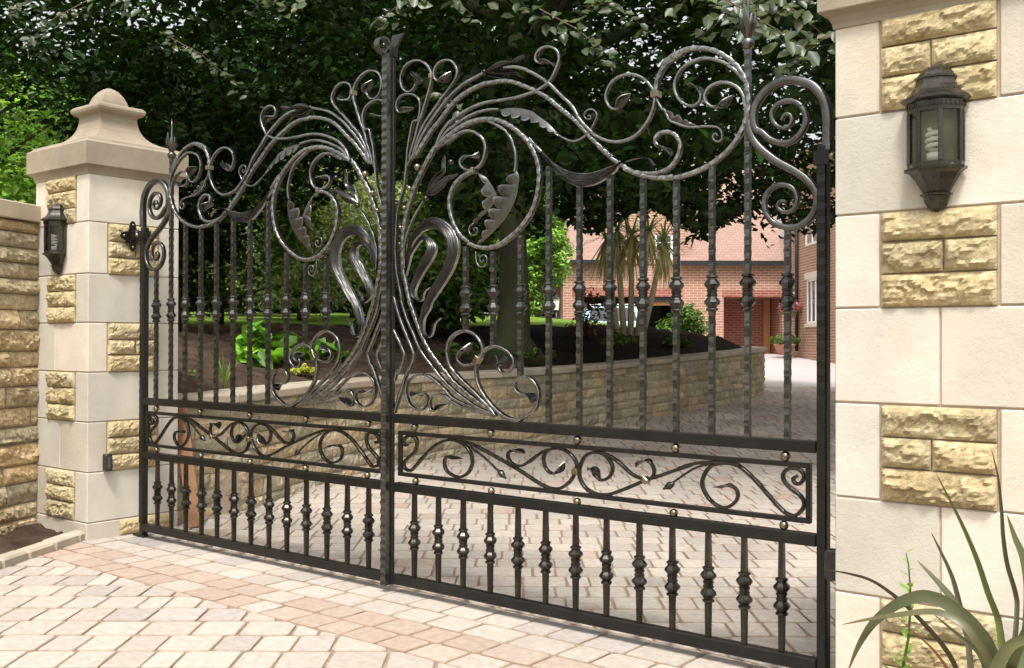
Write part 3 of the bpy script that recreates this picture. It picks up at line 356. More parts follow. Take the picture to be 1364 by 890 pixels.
#KN=[1.418, 1.297, 1.397, 1.29, 1.4, 1.28, 1.382][0.392, 0.179, 0.273, 0.054, 0.343, 0.268]# ================================================================== THE GATES
def mz(x, z, side):
    if side > 0: return x, z
    return -x, (z+.012*abs(x)*min(1, max(0, (z-.85)/.9)))
def scroll_mesh(pts, w0, w1, d, ham, y0, leaf, side):
    P, L = cr([mz(a, b, side) for a, b in pts], .009)
    n = len(P); T = np.gradient(P, axis=0); T /= np.linalg.norm(T, axis=1)[:, None]+1e-9
    Nn = np.stack([-T[:, 1], T[:, 0]], 1); s = np.linspace(0, L, n)
    leafL = min(.085, L*.24) if leaf else 0
    b = MB(); vs = []; fs = []; ph = random.random()*6
    nb = n
    for i in range(n):
        if leaf and s[i] > L-leafL*.85: nb = i+1; break
    for i in range(nb):
        t = s[i]/L; w = w0+(w1-w0)*t**1.2; dd = d
        if ham == 2: dd = d*(1-.45*t)
        j = random.uniform(-1, 1)
        if ham == 1:
            k = 2*abs(2*((s[i]/.040+ph) % 1.0)-1)-1; w *= 1+.03*k; fr = .0022*k
        else: fr = .0006*math.sin(s[i]*55+ph); w *= 1+.03*j
        if s[i] < .02 and ham != 2: w *= .75
        h = w/2; c = min(h, dd/2)*.28
        sec = [(-h+c, 0), (h-c, 0), (h, c), (h, dd-c), (h-c, dd), (-h+c, dd), (-h, dd-c), (-h, c)]
        for q, (a, y) in enumerate(sec):
            yy = y0+y+(fr if q in (0, 1) else 0)
            vs.append((P[i, 0]+Nn[i, 0]*a, yy, P[i, 1]+Nn[i, 1]*a))
    for i in range(nb-1):
        for q in range(8): fs.append((i*8+q, i*8+(q+1) % 8, (i+1)*8+(q+1) % 8, (i+1)*8+q))
    fs.append(tuple(range(8))); fs.append(tuple((nb-1)*8+q for q in range(7, -1, -1)))
    b.add(vs, fs, ham == 0)
    b.mi = [1 if (j < (nb-1)*8 and j % 8 in (0, 7)) or (j < (nb-1)*8 and j % 8 == 1 and side > 0) or (j < (nb-1)*8 and j % 8 == 1 and side < 0) else 0 for j in range(len(b.f))]  # front faces and chamfers get the lighter slot, a highlight put into the colour
    lf = None
    if leaf:
        lf = MB(); m = 22; W = 9; vs = []; fs = []
        ss = np.linspace(L-leafL, L, m)
        px = np.interp(ss, s, P[:, 0]); pz = np.interp(ss, s, P[:, 1]); nx = np.interp(ss, s, Nn[:, 0]); nzv = np.interp(ss, s, Nn[:, 1])
        # outward side of the curl: away from curvature centre
        cur = np.sign(T[-1, 0]*T[-8, 1]-T[-1, 1]*T[-8, 0]) or 1
        for i in range(m):
            t = i/(m-1); half = d*(.5+1.15*math.sin(min(1, t*1.25)*math.pi)**.8*(t < .8) + (0 if t < .8 else max(0, -.5+ (1-t)*.1)))
            if t >= .8: half = max(.0012, d*(.5+1.15*0)*(1-t)/.2)
            half = max(.0012, d*(.5*(1-t)**.4+1.35*math.sin(math.pi*min(1, t**.9))))
            for k in range(W):
                v = 2*k/(W-1)-1
                rid = .0011*math.cos(v*math.pi*4)*math.sin(math.pi*t)
                cup = (.010*v*v*math.sin(math.pi*t)-.003*math.sin(math.pi*t))*cur+rid
                yy = y0+d/2+v*half
                for th in (-.0012, .0012):
                    vs.append((px[i]+nx[i]*(cup+th), yy, pz[i]+nzv[i]*(cup+th)))
        row = 2*W
        for i in range(m-1):
            for k in range(W-1):
                for o in (0, 1):
                    a = i*row+2*k+o; q = (a, a+2, a+2+row, a+row); fs.append(q if o else q[::-1])
            for k in (0, W-1): a = i*row+2*k; fs.append((a, a+1, a+1+row, a+row))
        lf.add(vs, fs, True); per = (W-1)*2+2; lf.mi = [1 if j % per >= per-2 else 0 for j in range(len(fs))]
    return b, lf
def ribbon_reed(outer, inner, side, y0, depth=.016, nr=8):
    m = 90; A, _ = cr([mz(a, b, side) for a, b in outer], .004); B, _ = cr([mz(a, b, side) for a, b in inner], .004)
    q = np.linspace(0, 1, m); A = np.stack([np.interp(q, np.linspace(0, 1, len(A)), A[:, k]) for k in (0, 1)], 1); B = np.stack([np.interp(q, np.linspace(0, 1, len(B)), B[:, k]) for k in (0, 1)], 1)
    W = nr*4+1; vs = []; fs = []; b = MB()
    for i in range(m):
        wd = np.linalg.norm(A[i]-B[i])
        for k in range(W):
            v = k/(W-1); p = A[i]*(1-v)+B[i]*v
            bul = -math.sin(math.pi*v)*wd*.16
            rd = (-.0034*abs(math.sin(v*math.pi*nr+.6*math.sin(i*.09)))+.0012*nz(i*.25, k*1.3, y0*50))*min(1, wd/.02)
            vs.append((p[0], y0+.003+bul+rd, p[1]))
        vs.append((B[i, 0], y0+depth, B[i, 1])); vs.append((A[i, 0], y0+depth, A[i, 1]))
    W2 = W+2
    for i in range(m-1):
        for k in range(W2): fs.append((i*W2+k, i*W2+(k+1) % W2, (i+1)*W2+(k+1) % W2, (i+1)*W2+k))
    b.add(vs, fs, False); b.mi = [1 if (j % W2) in (0, W-2, W-1, W2-1) else 0 for j in range(len(fs))]; return b
def acanthus(spine, edge, lobes, side, y0):
    m = lobes*10+1; A, _ = cr([mz(a, b, side) for a, b in spine], .004); B, _ = cr([mz(a, b, side) for a, b in edge], .004)
    q = np.linspace(0, 1, m); A = np.stack([np.interp(q, np.linspace(0, 1, len(A)), A[:, k]) for k in (0, 1)], 1); B = np.stack([np.interp(q, np.linspace(0, 1, len(B)), B[:, k]) for k in (0, 1)], 1)
    W = 9; vs = []; b = MB(); fs = []
    for i in range(m):
        ph = (i/10) % 1.0; lob = abs(math.sin(math.pi*ph))**.55; reach = .52+.56*lob
        # lobes lean backwards towards the root
        for k in range(W):
            v = k/(W-1); j = min(m-1.001, i+v*5.5*math.sin(math.pi*i/(m-1))**.5); j0 = int(j); fj = j-j0
            Aj = A[j0]*(1-fj)+A[j0+1]*fj; Bj = B[j0]*(1-fj)+B[j0+1]*fj; tgt = Aj*(1-v*reach)+Bj*(v*reach)
            prof = -.006*math.sin(v*math.pi*.75) + .006*(1-lob)*v - .006*v*v*lob
            for th in (0, .0022): vs.append((tgt[0], y0+.006+prof+th, tgt[1]))
    row = 2*W
    for i in range(m-1):
        for k in range(W-1):
            for o in (0, 1):
                a = i*row+2*k+o; q4 = (a, a+2, a+2+row, a+row); fs.append(q4 if o else q4[::-1])
        for k in (0, W-1): a = i*row+2*k; fs.append((a, a+1, a+1+row, a+row))
    b.add(vs, fs, False); per = (W-1)*2+2; b.mi = [1 if (j % per) >= per-4 else 0 for j in range(len(fs))]; return b
def petal(up, lo, side, y0, sgn):
    m = 26; A, _ = cr([mz(a, b, side) for a, b in up], .003); B, _ = cr([mz(a, b, side) for a, b in lo], .003)
    q = np.linspace(0, 1, m); A = np.stack([np.interp(q, np.linspace(0, 1, len(A)), A[:, k]) for k in (0, 1)], 1); B = np.stack([np.interp(q, np.linspace(0, 1, len(B)), B[:, k]) for k in (0, 1)], 1)
    W = 8; vs = []; fs = []; b = MB()
    for i in range(m):
        wd = np.linalg.norm(A[i]-B[i])
        for k in range(W):
            v = k/(W-1); p = A[i]*(1-v)+B[i]*v
            for th in (0, .002): vs.append((p[0], y0+sgn*math.sin(math.pi*v)*wd*.5+th+.010*sgn*(i/m), p[1]))
    row = 2*W
    for i in range(m-1):
        for k in range(W-1):
            for o in (0, 1):
                a = i*row+2*k+o; q4 = (a, a+2, a+2+row, a+row); fs.append(q4 if o else q4[::-1])
        for k in (0, W-1): a = i*row+2*k; fs.append((a, a+1, a+1+row, a+row))
    b.add(vs, fs, True); per = (W-1)*2+2; b.mi = [1 if (j % per) >= per-2 else 0 for j in range(len(fs))]; return b
KPROF = [(.0145, -.066), (.0185, -.064), (.0195, -.060), (.0185, -.056), (.0145, -.054), (.0155, -.050), (.0245, -.038), (.0258, -.033), (.0235, -.026), (.0165, -.017), (.0150, -.013), (.0175, -.011), (.0175, -.006), (.0150, -.004)]
KPROF = [(r_*1.17, h) for r_, h in KPROF]
KPROF = KPROF+[(r_, -h) for r_, h in KPROF[::-1]]
def baluster(x, z0, z1, kz, ham):
    b = MB(); zc = .5*(z0+z1); yc = .020
    for (a, c) in ((z0, kz-.064), (kz+.064, z1)):
        if c-a < .01: continue
        n = max(2, int((c-a)/.0095)); vs = []; fs = []; ph = random.random()*6; tw = 0
        for i in range(n+1):
            z = a+(c-a)*i/n; e = min(z-a, c-z)
            k = math.sin(2*math.pi*z/.044+ph)
            tri = 2*abs(2*((z/.044+ph) % 1.0)-1)-1
            h = .0099+(.0002*tri if ham else .0)
            if not ham: h = .0088+.0022*max(0, 1-abs(z-kz)/.19)
            f = .0019*tri if ham else 0
            ct = math.cos(tw*math.sin(z*9)); st = math.sin(tw*math.sin(z*9))
            for (p, q, ff) in ((-1, -1, 1), (1, -1, -1), (1, 1, 1), (-1, 1, -1)):
                hx = p*(h+(f*.10 if ham else 0)*ff); hy = q*(h+(f*.75 if ham else 0)*ff)
                vs.append((x+hx*ct-hy*st, yc+hx*st+hy*ct, z))
        for i in range(n):
            for q in range(4): fs.append((i*4+q, i*4+(q+1) % 4, (i+1)*4+(q+1) % 4, (i+1)*4+q))
        fs.append((3, 2, 1, 0)); fs.append(tuple(n*4+q for q in range(4)))
        k0 = len(b.f); b.add(vs, fs, False)
        if ham:
            for i in range(n):
                z = a+(c-a)*(i+.5)/n
                bn = math.floor(z/.044+ph); fr_ = (z/.044+ph) % 1.0
                if fr_ > .45+.25*math.sin(bn*2.3+x*40): b.mi[k0+i*4] = 2  # lighter bands painted on front facets as if catching light
    b.lathe(KPROF, (x, yc, kz), 8, False, rot=random.uniform(0, .8))
    return b
def ball(x, y, z, r_, n=14):
    b = MB(); pr = [(max(.0004, r_*math.sin(math.pi*i/9)), -r_*math.cos(math.pi*i/9)) for i in range(10)]
    b.lathe(pr, (x, y, z), n, True); return b
def make_gate(side):
    g = empty('gate_leaf', (side*2.118, .02, .0))
    def P(b, name, mat='iron', parent=None, label=None, sharp=None):
        k = parent if parent is not None else g
        ml = {'iron': [M['iron'], M['iron_highlight'], M['iron_mid']], 'iron_mid': [M['iron_mid'], M['iron_highlight']], 'iron_rail': [M['iron_rail'], M['iron_mid'] if name == 'frame_scroll' else M['iron']], 'iron_low': [M['iron_low'], M['iron_low_highlight']], 'iron_reed': [M['iron_reed'], M['iron_highlight']]}.get(mat, [M[mat], M['iron_low']])
        o = b.build(name, ml, k, sharp=sharp)
        if k is g: o.location = (-side*2.118, -.02, 0)
        if label: o['label'] = label
        return o
    sx = side
    def bx(x0, x1, y0, y1, z0, z1, bev=.003):
        b = MB(); b.box(sx*x0, sx*x1, y0, y1, z0, z1, bev); return b
    # rails and stiles
    c0 = .0255 if side > 0 else .034
    for z0, z1 in ((.790, .831), (.470, .512), (.040, .085)):
        P(bx(c0, 2.073, .0005, .0405, z0, z1), 'rail', 'iron_rail')
    b = MB(); zt = 1.845; b.box(sx*2.074, sx*2.110, .003, .042, .018, zt, .004)
    st_ = [.09+.0118*i for i in range(int((zt-.10)/.0118))]; vs = []; fs = []
    for i, z in enumerate(st_):
        yy = -.0012+.0016*(2*abs(2*((z/.047) % 1.0)-1)-1)*min(1, max(0, (z-.55)*2)); vs += [(sx*2.0755, .0035, z), (sx*2.0775, yy, z), (sx*2.1065, yy, z), (sx*2.1085, .0035, z)]
    for i in range(len(st_)-1):
        for q in range(3): fs.append((i*4+q, i*4+q+1, i*4+q+5, i*4+q+4))
    fs.append((0, 1, 2, 3)); e = len(vs)-4; fs.append((e, e+1, e+2, e+3)); b.add(vs, fs); P(b, 'outer_stile', 'iron_rail')
    # meeting stile
    if side > 0:
        b = bx(.006, .025, .001, .020, .035, 2.50); st = P(b, 'meeting_stile', 'iron_rail')
        vs = []; fs = []; n = 12
        for i in range(n+1):
            t = i/n; z = 2.50+.115*t; yb = .0115+.030*t*t; w = .014+.026*t**2; th = .0105*(1-.6*t)
            for a, c in ((-w, -th), (w, -th), (w, th), (-w, th)): vs.append((.018+a, yb+c, z-.02*(1-(a/w)**2)*0))
        for i in range(n):
            for q in range(4): fs.append((i*4+q, i*4+(q+1) % 4, (i+1)*4+(q+1) % 4, (i+1)*4+q))
        fs.append((0, 1, 2, 3)); fs.append((n*4+3, n*4+2, n*4+1, n*4)); b = MB(); b.add(vs, fs); P(b, 'fishtail', 'iron', st)
    else:
        bx_ = MB(); bx_.box(-.033, -.006, .006, .040, .035, 2.48, .003); P(bx_, 'meeting_stile', 'iron_rail')
        # ribbed cover bar with rolled top
        vs = []; fs = []; st = []; z = .035
        while z < 2.545: st.append((-.0275+.0045*(.5-.5*math.cos(2*math.pi*z/.038))**.7*(1), z)); z += .00475
        rings = []
        for f, z in st: rings.append(((0, f-.006, z), (0, 0, z)))
        R0 = .030; cy, cz = -.0165-R0, 2.545
        for i in range(1, 30):
            a = i/29*2*math.pi*.93; rr = R0-.010*i/29
            yo = cy+(rr+.0155)*math.cos(a); zo = cz+(rr+.0155)*math.sin(a); yi = cy+(rr+.008)*math.cos(a); zi = cz+(rr+.008)*math.sin(a)
            rings.append(((0, yi, zi), (0, yo, zo)))
        for (p, q) in rings:
            w = .0165
            vs += [(-.003-w, p[1], p[2]), (-.003+w, p[1], p[2]), (-.003+w, q[1]+.004, q[2]), (-.003-w, q[1]+.004, q[2])]
        for i in range(len(rings)-1):
            for q in range(4): fs.append((i*4+q, i*4+(q+1) % 4, (i+1)*4+(q+1) % 4, (i+1)*4+q))
        fs.append((0, 1, 2, 3)); e = len(vs)-4; fs.append((e+3, e+2, e+1, e))
        b = MB(); b.add(vs, fs, True); P(b, 'ribbed_cover_bar', 'iron_mid', sharp=40)
        b = ball(.010, cy, cz, .013); P(b, 'rolled_end')
    # panel frame
    b = MB()
    b.box(sx*.053, sx*2.050, .008, .030, .736, .753, .002); b.box(sx*.053, sx*2.050, .008, .030, .545, .562, .002)
    b.box(sx*.053, sx*.070, .008, .030, .5625, .7355, .002); b.box(sx*2.033, sx*2.050, .008, .030, .5625, .7355, .002)
    P(b, 'panel_frame', 'iron_rail')
    for x, z in BOS: P(ball(sx*x, .019, z, .0185 if z > .6 else .0165), 'ball', 'brass')
    for (xt, xb, z0, z1) in BARS:
        x = .5*(xt+xb) if abs(xt-1.815) > .02 else 1.812
        if abs(x-1.812) < .02:
            P(baluster(sx*x, .8315, 1.94, 1.350, True), 'baluster')
            b = MB(); vs = []; fs = []; ztop = 2.225; n = 30; top0 = 1.94
            for i in range(n+1):
                z = top0+(ztop-top0)*i/n; k = math.sin(z*140); h = .0098+.0006*k
                for p, q in ((-1, -1), (1, -1), (1, 1), (-1, 1)): vs.append((sx*x+p*h, .020+q*(h+.001*k), z))
            for i in range(n):
                for q in range(4): fs.append((i*4+q, i*4+(q+1) % 4, (i+1)*4+(q+1) % 4, (i+1)*4+q))
            fs.append((0, 3, 2, 1)); fs.append(tuple(n*4+q for q in range(4))); b.add(vs, fs, False); P(b, 'finial_bar', 'iron_mid')
            f = P(ball(sx*x, .020, 2.245, .0245, 18), 'finial', 'iron_mid')
            b = MB()
            for k in range(9):
                a = 2*math.pi*k/9; ln = .115 if k % 2 else .085
                pts = []
                for i in range(9):
                    t = i/8; r_ = .010+.020*math.sin(t*math.pi*.8)+.010*t**3; pts.append((r_, t*ln))
                vs = []; fs = []
                for i, (r_, h) in enumerate(pts):
                    t = i/8; w = .012*math.sin(math.pi*min(1, t*.9+.12))
                    for s_ in (-1, 0, 1):
                        rr = r_-.003*abs(s_); vs.append((sx*x+rr*math.cos(a)-s_*w*math.sin(a), .020+rr*math.sin(a)+s_*w*math.cos(a), 2.262+h))
                for i in range(8):
                    for s_ in (0, 1): fs.append((i*3+s_, i*3+s_+1, (i+1)*3+s_+1, (i+1)*3+s_))
                b.add(vs, fs, True)
            b.lathe([(.010, 0), (.013, .03), (.010, .07), (.006, .10), (.0055, .14), (.0012, .20)], (sx*x, .02, 2.262), 10)
            P(b, 'finial_leaves', 'iron_mid', f)
            continue
        P(baluster(sx*x, z0+.0005, mz(x, z1, side)[1]+.006, 1.350 if x < 1.9 else 1.345, True), 'baluster')
    for x in LB: P(baluster(sx*x, .0855, .4695, .278, False), 'baluster', 'iron_low')
    # scroll work
    nsc = 0
    for i, (kind, w0, w1, d, leaf, ham, pts) in enumerate(SC):
        y0 = .004+.0013*(i % 5) if kind != 'frame_scroll' else .003+.002*(i % 2)
        if kind.startswith('panel'): y0 = .010+.001*(i % 3); w0 *= 1.35; w1 *= 1.3
        elif kind not in ('frame_scroll', 'tendril'): w0 *= 1.18; w1 *= 1.2
        b, lf = scroll_mesh(pts, w0, w1, d, ham, y0, leaf, side)
        if kind.startswith('panel'): b.mi = [0]*len(b.f)
        nm = {'frame_scroll': 'frame_scroll', 'panel_scroll': 'panel_scroll', 'panel_stem': 'bud_stem', 'strap': 'bent_strap', 'tendril': 'tendril', 'stem': 'plume_stem'}.get(kind, 'scroll')
        o = P(b, nm, 'iron_rail' if kind in ('frame_scroll',) else ('iron_low' if kind.startswith('panel') else 'iron'), sharp=50)
        if lf is not None: P(lf, 'leaf_tip', 'iron_low' if kind.startswith('panel') else 'iron', o, sharp=60)
    for pts, w in CU:
        b, _ = scroll_mesh(pts, w, .004, .010, 0, .010, 0, side) if len(pts) > 3 else (None, None)
        if b: P(b, 'tendril', 'iron')
    for i, (nm, o_, i_) in enumerate(RE): P(ribbon_reed(o_, i_, side, .006+.002*i), 'reeded_leaf', 'iron_reed')
    for i, (s_, e_, n_) in enumerate(AC): P(acanthus(s_, e_, n_, side, .010), 'acanthus_leaf', 'iron_mid', sharp=50)
    for i, (u_, l_) in enumerate(BU): P(petal(u_, l_, side, .014, -1 if i % 2 == 0 else 1), 'bud_petal', 'iron')
    for i, (x, z, r_) in enumerate(BALL):
        x2, z2 = mz(x, z, side); b = ball(x2, .010, z2, r_*.62)
        if i > 7:                      # bud at the end of a panel stem, set along the stem
            sgn = side*(1 if i == 8 else -1); dv = Vector((sgn*.80, 0, -.60 if i == 8 else -.45)).normalized(); b = MB(); q0 = Vector((x2, .016, z2))-dv*.026
            b.tube([q0+dv*k for k in (0, .006, .014, .026, .038, .046, .056)], lambda t: float(np.interp(t, [0, .12, .3, .5, .7, .85, 1], [.0035, .006, .012, .0145, .010, .0055, .0035])), 12)
        P(b, 'bead', 'brass' if i < 5 else 'iron')
    for i, (x, z, r_) in enumerate(COL):
        x2, z2 = mz(x, z, side); a = R(-55 if i in (1, 3) else (0 if i != 4 else 0))*side
        X = Matrix.Translation((x2, .014, z2)) @ Matrix.Rotation(a, 4, 'Y')
        b = MB(); h = r_*.62; b.box(-h, h, -.019, .018, -.012, .012, .002, X); P(b, 'collar', 'brass')
    # hinge strap round the outer stile, bottom pivot
    b = MB(); b.box(sx*2.066, sx*2.124, -.007, .048, 1.775, 1.825, .002); b.box(sx*2.1242, sx*2.1905, .010, .030, 1.785, 1.815, .003)
    b.lathe([(.013, -.035), (.013, .035)], (sx*2.178, .020, 1.80), 12)
    P(b, 'hinge_strap', 'iron_rail'); P(ball(sx*2.133, -.004, 1.80, .014), 'hinge_bolt', 'brass')
    b = MB(); b.box(sx*2.065, sx*2.180, .004, .040, .003, .0175, .002); P(b, 'bottom_pivot', 'iron_rail')
    return g
gR = make_gate(1); gL = make_gate(-1)
tag(gR, 'right leaf of the wrought iron gates, hung on the pillar with the spiky plant', 'gate', 'wrought iron gate leaves')
tag(gL, 'left leaf of the wrought iron gates, carrying the ribbed bar with rolled top', 'gate', 'wrought iron gate leaves')
# ================================================================== STONEWORK
def rockblock(b, O, a, n, w, h, relief=.022, res=.012, back=.03, g=.003):
    O = Vector(O); a = Vector(a).normalized(); n = Vector(n).normalized(); up = Vector((0, 0, 1))
    nx = max(4, int(w/res)); nh = max(4, int(h/res)); vs = []; fs = []
    sd = (random.random()*90, random.random()*90); tilt = random.uniform(-.35, .35); til2 = random.uniform(-.5, .5); peak = random.uniform(.35, .7)
    w2 = w-2*g; h2 = h-2*g
    def hgt(x, z):
        e = min(x, w2-x)/.018; e2 = min(z, h2-z)/.016; ed = max(0, min(1, e))**.6*max(0, min(1, e2))**.6
        q = z/h2; prof = 1-abs(q-peak)/max(peak, 1-peak)*.55
        r_ = fbm((x+sd[0])*9, (z+sd[1])*16, sd[0], 4); r2 = noise.cell(Vector(((x+sd[0])*14+3*r_, (z+sd[1])*26+2*r_, 1)))
        r3 = abs(nz((x+sd[0])*22, (z+sd[1])*38, 5))
        return ed*relief*(.55*prof+.35*r_+.22*r2+.30*r3+tilt*(x/w2-.5)+til2*(q-.5)*.5+.12)
    for i in range(nx+1):
        for j in range(nh+1):
            x = w2*i/nx; z = h2*j/nh; d = hgt(x, z) if 0 < i < nx and 0 < j < nh else 0
            jx = 0 if i in (0, nx) else random.uniform(-.2, .2)*w2/nx; jz = 0 if j in (0, nh) else random.uniform(-.2, .2)*h2/nh
            vs.append(O+a*(x+g+jx)+up*(z+g+jz)+n*d)
    k = nh+1
    for i in range(nx):
        for j in range(nh): fs.append((i*k+j, (i+1)*k+j, (i+1)*k+j+1, i*k+j+1))
    ring = [i*k for i in range(nx+1)]+[nx*k+j for j in range(1, nh+1)]+[i*k+nh for i in range(nx-1, -1, -1)]+[j for j in range(nh-1, 0, -1)]
    m = len(vs)
    for q in ring: vs.append(vs[q]-n*back)
    L = len(ring)
    for q in range(L): fs.append((ring[q], m+q, m+(q+1) % L, ring[(q+1) % L]))
    b.add(vs, fs, False)
def tint(lo=.85, hi=1.08, warm=.05):
    k = random.uniform(lo, hi); w = random.uniform(-warm, warm); return (k*(1+w), k, k*(1-w))
def sqlathe(b, prof, cx, cy):
    vs = []; fs = []
    for h, z in prof:
        hx = max(.0005, h); hy = hx*.955
        for p, q in ((-1, -1), (1, -1), (1, 1), (-1, 1)): vs.append((cx+p*hx, cy+q*hy, z))
    for i in range(len(prof)-1):
        for q in range(4): fs.append((i*4+q, i*4+(q+1) % 4, (i+1)*4+(q+1) % 4, (i+1)*4+q))
    fs.append((3, 2, 1, 0)); fs.append(tuple((len(prof)-1)*4+q for q in range(4))); b.add(vs, fs)
ZC = [.0, .10, .395, .69, .983, 1.276, 1.565, 1.87, 2.155]
def make_pillar(side):
    Y0, Y1 = -.252, .350; X0, WD = 2.240, .63
    p = empty('gate_pillar', (side*(X0+WD/2), .05, 0))
    def P(b, name, mat, par=None, sharp=None):
        o = b.build(name, mat, par if par is not None else p, sharp=sharp)
        if par is None: o.location = (-side*(X0+WD/2), -.05, 0)
        return o
    b = MB(); i_ = .006
    b.box(side*(X0+i_), side*(X0+WD-i_), Y0+i_, Y1-i_, -.05, 2.15); P(b, 'mortar_core', M['mortar'])
    b = MB(); g = .0028
    def blk(x0, x1, y0, y1, z0, z1):
        b.cur = tint(.84, 1.08, .035); b.box(side*(X0+x0+(g if x0 > 0 else 0)), side*(X0+x1-(g if x1 < WD else 0)), Y0+y0, Y0+y1, z0+g, z1-g, .0035)
    D = Y1-Y0
    # plinth
    b.cur = (.86, .84, .82); b.box(side*(X0-.001), side*(X0+WD+.001), Y0-.003, Y1+.003, -.06, .097, .004)
    b2 = MB(); b2.cur = tint(); rockblock(b2, (side*(X0-.003), Y0+.20, .0), (0, 1, 0), (-side, 0, 0), .36, .095, .024, .011); P(b2, 'rock_faced_panel', M['rock'])
    panels = []
    for c in range(1, 8):
        z0, z1 = ZC[c], ZC[c+1]
        if c % 2 == 1:
            blk(0, .14, 0, D, z0, z1); blk(.478, WD, 0, D, z0, z1); b.cur = tint(); b.box(side*(X0+.143), side*(X0+.475), Y1-.1, Y1-.003, z0+g, z1-g, .003)
            panels.append(('f', z0, z1))
        else:
            ms = [.316] if side > 0 or c != 4 else [.385]
            blk(0, ms[0], 0, .12, z0, z1); blk(ms[0], WD, 0, .12, z0, z1); blk(0, WD, .462, D, z0, z1)
            panels.append(('r', z0, z1))
    P(b, 'dressed_blocks', M['ashlar'])
    for kind, z0, z1 in panels:
        b = MB(); hs = [random.uniform(.9, 1.1) for _ in range(3)]; t = sum(hs); z = z0
        for r_, hh in enumerate(hs):
            h = (z1-z0)*hh/t; split = (r_ == 1 and random.random() < .7)
            for face in (('f',) if kind == 'f' else ('r', 'l')):
                cuts = [0, random.uniform(.4, .6), 1] if split else [0, 1]
                for q in range(len(cuts)-1):
                    b.cur = tint(.88, 1.12, .04)
                    if face == 'f':
                        xa, xb = .143+.332*cuts[q], .143+.332*cuts[q+1]
                        if side > 0: rockblock(b, (X0+xa, Y0-.004, z), (1, 0, 0), (0, -1, 0), xb-xa, h, .026, .0090)
                        else: rockblock(b, (-(X0+xb), Y0-.004, z), (1, 0, 0), (0, -1, 0), xb-xa, h, .026, .0090)
                    else:
                        ya, yb = .123+.336*cuts[q], .123+.336*cuts[q+1]; xx = X0-.004 if face == 'r' else X0+WD+.004
                        nn = (-side, 0, 0) if face == 'r' else (side, 0, 0)
                        rockblock(b, (side*xx, Y0+ya, z), (0, 1, 0), nn, yb-ya, h, .026, .0110)
            z += h
        P(b, 'rock_faced_panel', M['rock'])
    cx, cy = side*(X0+WD/2), (Y0+Y1)/2
    b = MB(); sqlathe(b, [(.300, 2.146), (.320, 2.1505), (.322, 2.166), (.332, 2.186), (.348, 2.197), (.354, 2.199), (.357, 2.203), (.357, 2.334), (.352, 2.340), (.334, 2.350), (.328, 2.362), (.310, 2.366)], cx, cy)
    cap = P(b, 'capstone', M['ashlar_cap'])
    b = MB(); sqlathe(b, [(.309, 2.3665), (.258, 2.383), (.222, 2.396), (.194, 2.412), (.172, 2.432), (.154, 2.456), (.140, 2.485), (.131, 2.52), (.127, 2.556), (.132, 2.566), (.150, 2.574), (.163, 2.586), (.167, 2.600), (.163, 2.614), (.150, 2.624), (.100, 2.629), (.090, 2.634), (.084, 2.658), (.070, 2.692), (.050, 2.722), (.027, 2.743), (.010, 2.751), (.001, 2.752)], cx, cy)
    P(b, 'cap_finial', M['ashlar_cap'], cap)
    # hinge plate on the reveal
    b = MB(); vs = []; n = 48; cy2, cz2 = .012, 1.80
    for k in range(n):
        a = 2*math.pi*k/n; r_ = .040+.040*abs(math.cos(2*a))**2.6
        vs.append((side*2.2110, cy2+r_*math.cos(a), cz2+r_*math.sin(a)*1.15))
    vs += [(side*2.2040, v[1], v[2]) for v in vs]
    fs = [tuple(range(n)), tuple(range(2*n-1, n-1, -1))]+[(k, (k+1) % n, n+(k+1) % n, n+k) for k in range(n)]
    b.add(vs, fs)
    b.box(side*2.180, side*2.2038, -.004, .040, 1.772, 1.828, .003); b.box(side*2.2112, side*2.236, -.02, .05, 1.76, 1.84); hp = P(b, 'hinge_plate', M['iron_rail'])
    b = MB()
    for dy, dz in ((.058, 0), (-.058, 0), (0, .067), (0, -.067)):
        b.lathe([(.008, 0), (.008, .003), (.004, .008)], (side*2.2038, cy2+dy, cz2+dz), 10, True, 'x') if side < 0 else b.lathe([(.008, 0), (.008, -.003), (.004, -.008)], (side*2.2038, cy2+dy, cz2+dz), 10, True, 'x')
    P(b, 'hinge_bolts', M['brass'], hp)
    return p
pR = make_pillar(1); pL = make_pillar(-1)
tag(pR, 'right hand limestone and sandstone gate pillar with the spiky plant at its foot', 'gate pillar', 'stone gate pillars')
tag(pL, 'left hand limestone and sandstone gate pillar with its stepped capstone and domed finial showing', 'gate pillar', 'stone gate pillars')
